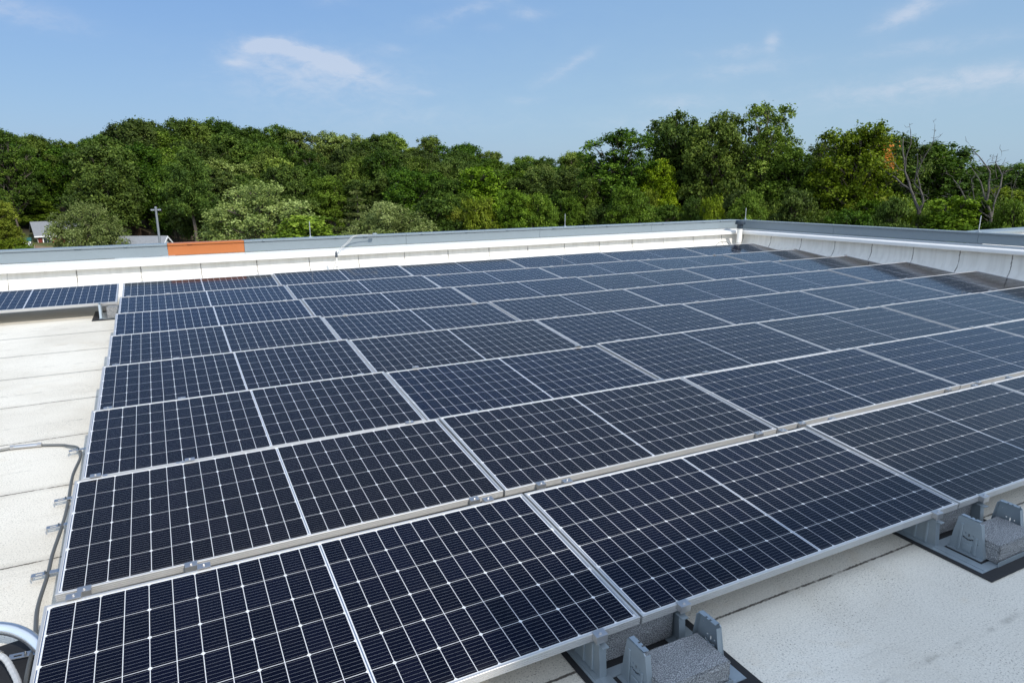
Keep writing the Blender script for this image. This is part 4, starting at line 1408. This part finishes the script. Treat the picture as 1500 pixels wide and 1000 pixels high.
place('tall1', 855, 92, 262, 'slender young tree with thin bare trunk left of the first tall tree', width=5.0)

# the tall stand on the right
RS = [('tall0', 905, 97, 195, 10.2, 'tall dark open-crowned tree, leftmost of the tall stand at right'),
      ('yellow1', 965, 95, 236, 5.6, 'yellow green tree in the gap between the two tallest groups'),
      ('dark2', 1000, 102, 172, 8.0, 'tall dark tree with clumped top at the left of the tallest group'),
      ('mid1', 1050, 96, 173, 8.0, 'tall mid green tree in the middle of the tallest group'),
      ('airy', 1118, 98, 160, 10.0, 'tallest tree of all with airy open crown above the parapet corner'),
      ('mid3', 1165, 94, 220, 7.2, 'mid green tree right below the tallest airy tree'),
      ('tall1', 1200, 108, 210, 6.0, 'dark thin-topped tree with dead twigs between the airy tree and the orange-patched tree'),
      ('maple', 1256, 92, 187, 8.8, 'tall yellow green tree with one orange patch in its crown'),
      ('dark3', 1312, 104, 202, 7.2, 'dark green tree directly behind the orange patch'),
      ('leaner', 1345, 106, 212, 10.5, 'dark tree leaning right behind the first bare dead tree'),
      ('dark0', 1030, 118, 222, 11, 'dark tree filling the back of the tallest group'),
      ('dark1', 1100, 120, 228, 11, 'dark tree behind the airy tallest tree'),
      ('dark2', 1180, 122, 246, 11, 'dark tree behind the thin-topped tree'),
      ('dark3', 940, 120, 244, 11, 'dark tree behind the gap left of the tallest group'),
      ('mid0', 1275, 116, 250, 10, 'mid green tree behind the orange-patched tree'),
      ('bright', 1412, 84, 288, 5.6, 'bright green young tree between the two bare dead trees'),
      ('olive0', 1395, 128, 252, 11, 'olive tree in the distance left of the second bare tree'),
      ('mid2', 1440, 150, 243, 13, 'mid green tree in the distance behind the second bare tree'),
      ('dark1', 1480, 140, 246, 12, 'dark tree in the distance near the right picture edge'),
      ('yellow0', 1500, 112, 275, 8, 'yellow green tree at the right picture edge'),
      ('dark0', 1540, 130, 240, 12, 'dark tree just past the right picture edge'),
      ('dark2', 1410, 160, 250, 14, 'dark distant tree on the low skyline at right')]
for (kd, px, D, ty, w, lb) in RS:
    place(kd, px, D, ty, lb, group='trees of the right wood', width=w, rot=-0.925 if kd in ('maple', 'leaner') else None)
place('dead0', 1352, 86, 186, 'tall bare dead tree with forked trunk right of the orange patch', rot=-0.95)
place('dead1', 1450, 84, 214, 'bare dead tree with many forked branches near the right edge', rot=-1.0)
place('dead2', 1490, 98, 232, 'bare dead tree at the right picture edge')
place('dead2', 1205, 100, 198, 'bare dead top sticking out left of the orange-patched tree', width=7)
place('dead2', 1383, 112, 262, 'small bare trunk behind and right of the forked dead tree', width=7)
place('dead3', 1402, 118, 258, 'thin bare tree midway between the two large dead trees', width=7)
place('dead3', 1478, 115, 250, 'thin bare tree behind the right-hand dead tree', width=7)
usk = ['shrub0', 'shrub1', 'shrub2', 'mid', 'dark']
px = 660
i = 0
while px < 1500:
    k = trs.choices(usk, [0.28, 0.16, 0.22, 0.20, 0.14])[0]
    ty = (298 if px < 1330 else 310) + trs.uniform(-24, 16)
    if k in ('mid', 'dark'): ty -= 14
    nm = {'shrub0': 'mid green', 'shrub1': 'yellow green', 'shrub2': 'dark green', 'mid': 'mid green', 'dark': 'dark green'}[k]
    D = 86 + trs.uniform(-6, 8)
    if k in ('mid', 'dark'):
        place('%s%d' % (k, trs.randrange(5)), px, D, ty, nm + ' young tree among the bushes at the foot of the right wood', 'tree', 'young trees along the foot of the right wood', width=trs.uniform(3.2, 5.0))
    else:
        place(k, px, D, ty, nm + ' understorey bush along the foot of the right wood', 'shrub', 'bushes along the foot of the right wood', width=trs.uniform(2.8, 5.2))
    px += trs.uniform(14, 30); i += 1

# ------------------------------------------------------------------ houses, fence, lamp post beyond the parapet
def at(px, py, D):
    """world point in direction px at distance D and the height seen at row py"""
    d = hdir(px)
    c = math.cos(math.atan((px - 750) / 1033.0))
    return Vector((CAM.x + d.x * D, CAM.y + d.y * D, CAM.z + (248 - py) / 1033.0 * D * c))


def local_frame(px, D):
    p = at(px, 248, D)
    d = hdir(px)
    return Vector((p.x, p.y, 0)), math.atan2(-d.x, d.y)


# brown house, long side turned to the roof
o0, rz = local_frame(38, 101)
eave = at(38, 345, 101).z; gz0 = GZ - 1.0
hs = thing('house', 'brown house with grey roof and red shuttered window behind the round tree', 'house', (o0.x, o0.y, 0), rz + 0.06)
b = MB(); b.box(0, 6.7, 0, 7, gz0, eave - 0.12)
b.prism([(0.05, eave - 0.12), (6.95, eave - 0.12), (3.5, eave + 1.15)], 0.0, 6.7, 'x'); b.build('wall', M['brown_siding'], hs)
b = MB()
for (ya, za, yb, zb) in ((-0.35, eave - 0.16, 3.5, eave + 1.35), (7.35, eave - 0.16, 3.5, eave + 1.35)):
    vs = [(-0.3, ya, za), (7.0, ya, za), (7.0, yb, zb), (-0.3, yb, zb)]
    vs += [(x, y, z + 0.09) for (x, y, z) in vs]
    b.add(vs, [(0, 1, 2, 3), (4, 7, 6, 5), (0, 4, 5, 1), (1, 5, 6, 2), (2, 6, 7, 3), (3, 7, 4, 0)])
b.build('roof', M['shingle'], hs)
b = MB(); b.box(-0.31, 7.01, -0.40, -0.36, eave - 0.20, eave - 0.05); b.box(0.0, 0.10, -0.04, -0.005, gz0, eave - 0.2); b.box(6.6, 6.7, -0.04, -0.005, gz0, eave - 0.2); b.build('trim', M['white_paint'], hs)
for xx in (0.95, 3.4, 5.7):
    f = MB()
    f.box(xx - 0.45, xx + 0.45, -0.07, -0.003, eave - 1.62, eave - 1.50); f.box(xx - 0.45, xx + 0.45, -0.07, -0.003, eave - 0.38, eave - 0.26)
    f.box(xx - 0.45, xx - 0.35, -0.07, -0.003, eave - 1.50, eave - 0.38); f.box(xx + 0.35, xx + 0.45, -0.07, -0.003, eave - 1.50, eave - 0.38)
    f.box(xx - 0.02, xx + 0.02, -0.06, -0.003, eave - 1.5, eave - 0.38); f.box(xx - 0.35, xx + 0.35, -0.06, -0.003, eave - 0.97, eave - 0.92)
    w = f.build('window', M['white_paint'], hs)
    f = MB(); f.box(xx - 0.35, xx + 0.35, -0.03, -0.004, eave - 1.5, eave - 0.38); f.build('pane', M['window_glass'], w)
    for s in (-1, 1):
        f = MB(); a, c = sorted((xx + s * 0.50, xx + s * 0.92)); f.box(a, c, -0.05, -0.003, eave - 1.62, eave - 0.26); f.build('shutter', M['red_shutter'], hs)

# grey roofed garage
o0, rz = local_frame(150, 78)
ez = at(205, 352, 78).z
gh = thing('garage', 'low garage with grey metal roof and pale blue gable left of the orange panel', 'garage', (o0.x, o0.y, 0), rz - 0.45)
b = MB(); b.box(0, 4.2, 0, 4.0, GZ - 1, ez - 1.10); b.prism([(0, ez - 1.10), (4.0, ez - 1.10), (2.0, ez + 0.25)], 0, 4.2, 'x'); b.build('wall', M['pale_blue_siding'], gh)
b = MB()
for (ya, za) in ((-0.3, ez - 1.22), (4.3, ez - 1.22)):
    vs = [(-0.25, ya, za), (4.45, ya, za), (4.45, 2.0, ez + 0.32), (-0.25, 2.0, ez + 0.32)]
    vs += [(x, y, z + 0.07) for (x, y, z) in vs]
    b.add(vs, [(0, 1, 2, 3), (4, 7, 6, 5), (0, 4, 5, 1), (1, 5, 6, 2), (2, 6, 7, 3), (3, 7, 4, 0)])
b.build('roof', M['shingle'], gh)
b = MB()
for (ya, za) in ((-0.3, ez - 1.20), (4.3, ez - 1.20)):
    vs = [(4.455, ya, za - 0.14), (4.49, ya, za - 0.14), (4.49, ya, za + 0.05), (4.455, ya, za + 0.05), (4.455, 2.0, ez + 0.2), (4.49, 2.0, ez + 0.2), (4.49, 2.0, ez + 0.39), (4.455, 2.0, ez + 0.39)]
    b.add(vs, [(0, 1, 2, 3), (4, 7, 6, 5), (0, 4, 5, 1), (1, 5, 6, 2), (2, 6, 7, 3), (3, 7, 4, 0)])
b.build('trim', M['white_paint'], gh)
f = MB(); f.box(4.202, 4.24, 1.4, 2.6, ez - 1.0, ez - 0.42); f.build('window', M['window_glass'], gh)

# cream shed
o0, rz = local_frame(157, 108)
tz = at(157, 323, 108).z
sh = thing('shed', 'small cream shed with steep roof beside the curved fence', 'shed', (o0.x, o0.y, 0), rz + 0.5)
zg = ground_z(o0.x, o0.y)
b = MB(); b.prism([(-0.75, zg - 0.5), (0.75, zg - 0.5), (0.75, tz - 0.65), (0.4, tz - 0.2), (0, tz - 0.06), (-0.4, tz - 0.2), (-0.75, tz - 0.65)], -1.1, 1.1, 'x'); 
b.build('wall', M['cream_siding'], sh)
b = MB()
rp = [(-0.84, tz - 0.68), (-0.44, tz - 0.16), (0, tz), (0.44, tz - 0.16), (0.84, tz - 0.68)]
for (a0, z0), (a1, z1) in zip(rp[:-1], rp[1:]):
    vs = [(-1.2, a0, z0), (1.2, a0, z0), (1.2, a1, z1), (-1.2, a1, z1)]
    vs += [(x, y, z + 0.06) for (x, y, z) in vs]
    b.add(vs, [(0, 1, 2, 3), (4, 7, 6, 5), (0, 4, 5, 1), (1, 5, 6, 2), (2, 6, 7, 3), (3, 7, 4, 0)])
b.build('roof', M['shingle'], sh)

# curved wooden fence
fpx = [(158, 327, 112), (170, 328, 111), (182, 331, 109), (195, 335, 107), (208, 341, 103), (220, 347, 99), (232, 353, 95), (246, 360, 91)]
fn = thing('wooden_fence', 'curved brown board fence running down behind the garage and lamp post', 'fence', (0, 0, 0))
b = MB(); bp_ = MB()
pts = [at(*q) for q in fpx]
for p, q in zip(pts[:-1], pts[1:]):
    n_ = max(2, int((Vector((q.x - p.x, q.y - p.y, 0))).length / 0.16))
    for i in range(n_):
        a = p.lerp(q, i / n_); c = p.lerp(q, (i + 0.9) / n_)
        dirv = Vector((c.x - a.x, c.y - a.y, 0)).normalized(); nn = Vector((-dirv.y, dirv.x, 0)) * 0.012
        h = prs.uniform(-0.03, 0.03)
        zb = a.z - 1.9
        vs = [a - nn, a + nn, c + nn, c - nn]
        top = [Vector((v.x, v.y, a.z + h)) for v in vs]; bot = [Vector((v.x, v.y, zb)) for v in vs]
        b.add(bot + top, [(0, 1, 2, 3), (4, 7, 6, 5), (0, 4, 5, 1), (1, 5, 6, 2), (2, 6, 7, 3), (3, 7, 4, 0)])
b.build('boards', M['fence_wood'], fn)
for p in pts:
    b = MB(); b.box(p.x - 0.06, p.x + 0.06, p.y + 0.03, p.y + 0.15, p.z - 3.0, p.z + 0.05); b.build('post', M['fence_wood'], fn)

# lamp post
p = at(221, 305, 60); d = hdir(221)
lp = thing('street_lamp', 'grey lamp post with twin flat heads beyond the far parapet', 'street lamp', (p.x, p.y, 0), math.atan2(-d.x, d.y))
zg = ground_z(p.x, p.y)
b = MB(); b.tube([(0, 0, zg - 0.3), (0, 0, p.z + 0.05)], [0.11, 0.075], 10); b.build('pole', M['lamp_grey'], lp, True)
b = MB(); b.box(-0.16, 0.16, -0.05, 0.05, p.z - 0.14, p.z - 0.07, 0.01); b.lathe([(0.09, p.z - 0.02), (0.09, p.z + 0.10), (0.06, p.z + 0.14)], 0, 0, 12); b.build('arm', M['lamp_grey'], lp)
for s in (-1, 1):
    b = MB(); a, c = sorted((s * 0.10, s * 0.36)); b.box(a, c, -0.16, 0.16, p.z - 0.16, p.z - 0.05, 0.02); b.build('lamp_head', M['lamp_grey'], lp)

# garden things on the grass bank at the far left
p = at(13, 353, 97)
cn = thing('canopy', 'small dark green canopy beside the brown house', 'canopy', (p.x, p.y, p.z), rz)
b = MB(); b.prism([(-1.1, 0), (1.1, 0), (0, 0.35)], -1.0, 1.0, 'x'); b.build('roof_cloth', M['green_canvas'], cn)
for sx in (-1, 1):
    for sy in (-1, 1):
        b = MB(); b.box(sx * 0.9 - 0.03, sx * 0.9 + 0.03, sy * 1.0 - 0.03, sy * 1.0 + 0.03, -2.6, 0.0); b.build('leg', M['lamp_grey'], cn)
for i, (px, lb) in enumerate(((17, 'white garden chair at the left end of the grass bank'), (24, 'white garden chair nearer the brown house'))):
    p = at(px, 362, 92)
    gc = thing('garden_chair', lb, 'garden chair', (p.x, p.y, p.z - 0.1), rz + 0.5 * i, 'white garden chairs')
    b = MB(); b.box(-0.35, 0.35, -0.33, 0.33, 0.0, 0.05, 0.01); b.build('seat', M['white_paint'], gc)
    b = MB(); b.box(-0.35, 0.35, 0.29, 0.34, 0.05, 0.62, 0.01); b.build('backrest', M['white_paint'], gc)
    for sx in (-1, 1):
        b = MB(); b.box(sx * 0.35 - 0.03, sx * 0.35 + 0.03, -0.33, 0.3, 0.22, 0.27); b.build('armrest', M['white_paint'], gc)
        for sy in (-1, 1):
            b = MB(); b.box(sx * 0.31 - 0.03, sx * 0.31 + 0.03, sy * 0.29 - 0.03, sy * 0.29 + 0.03, -0.45, 0.0); b.build('leg', M['white_paint'], gc)
place('shrub1', 2, 86, 350, 'low olive bush on the grass bank at the left edge', 'shrub', width=3.5)
place('shrub0', 14, 84, 361, 'low green bush in front of the white garden chairs', 'shrub', width=2.0)
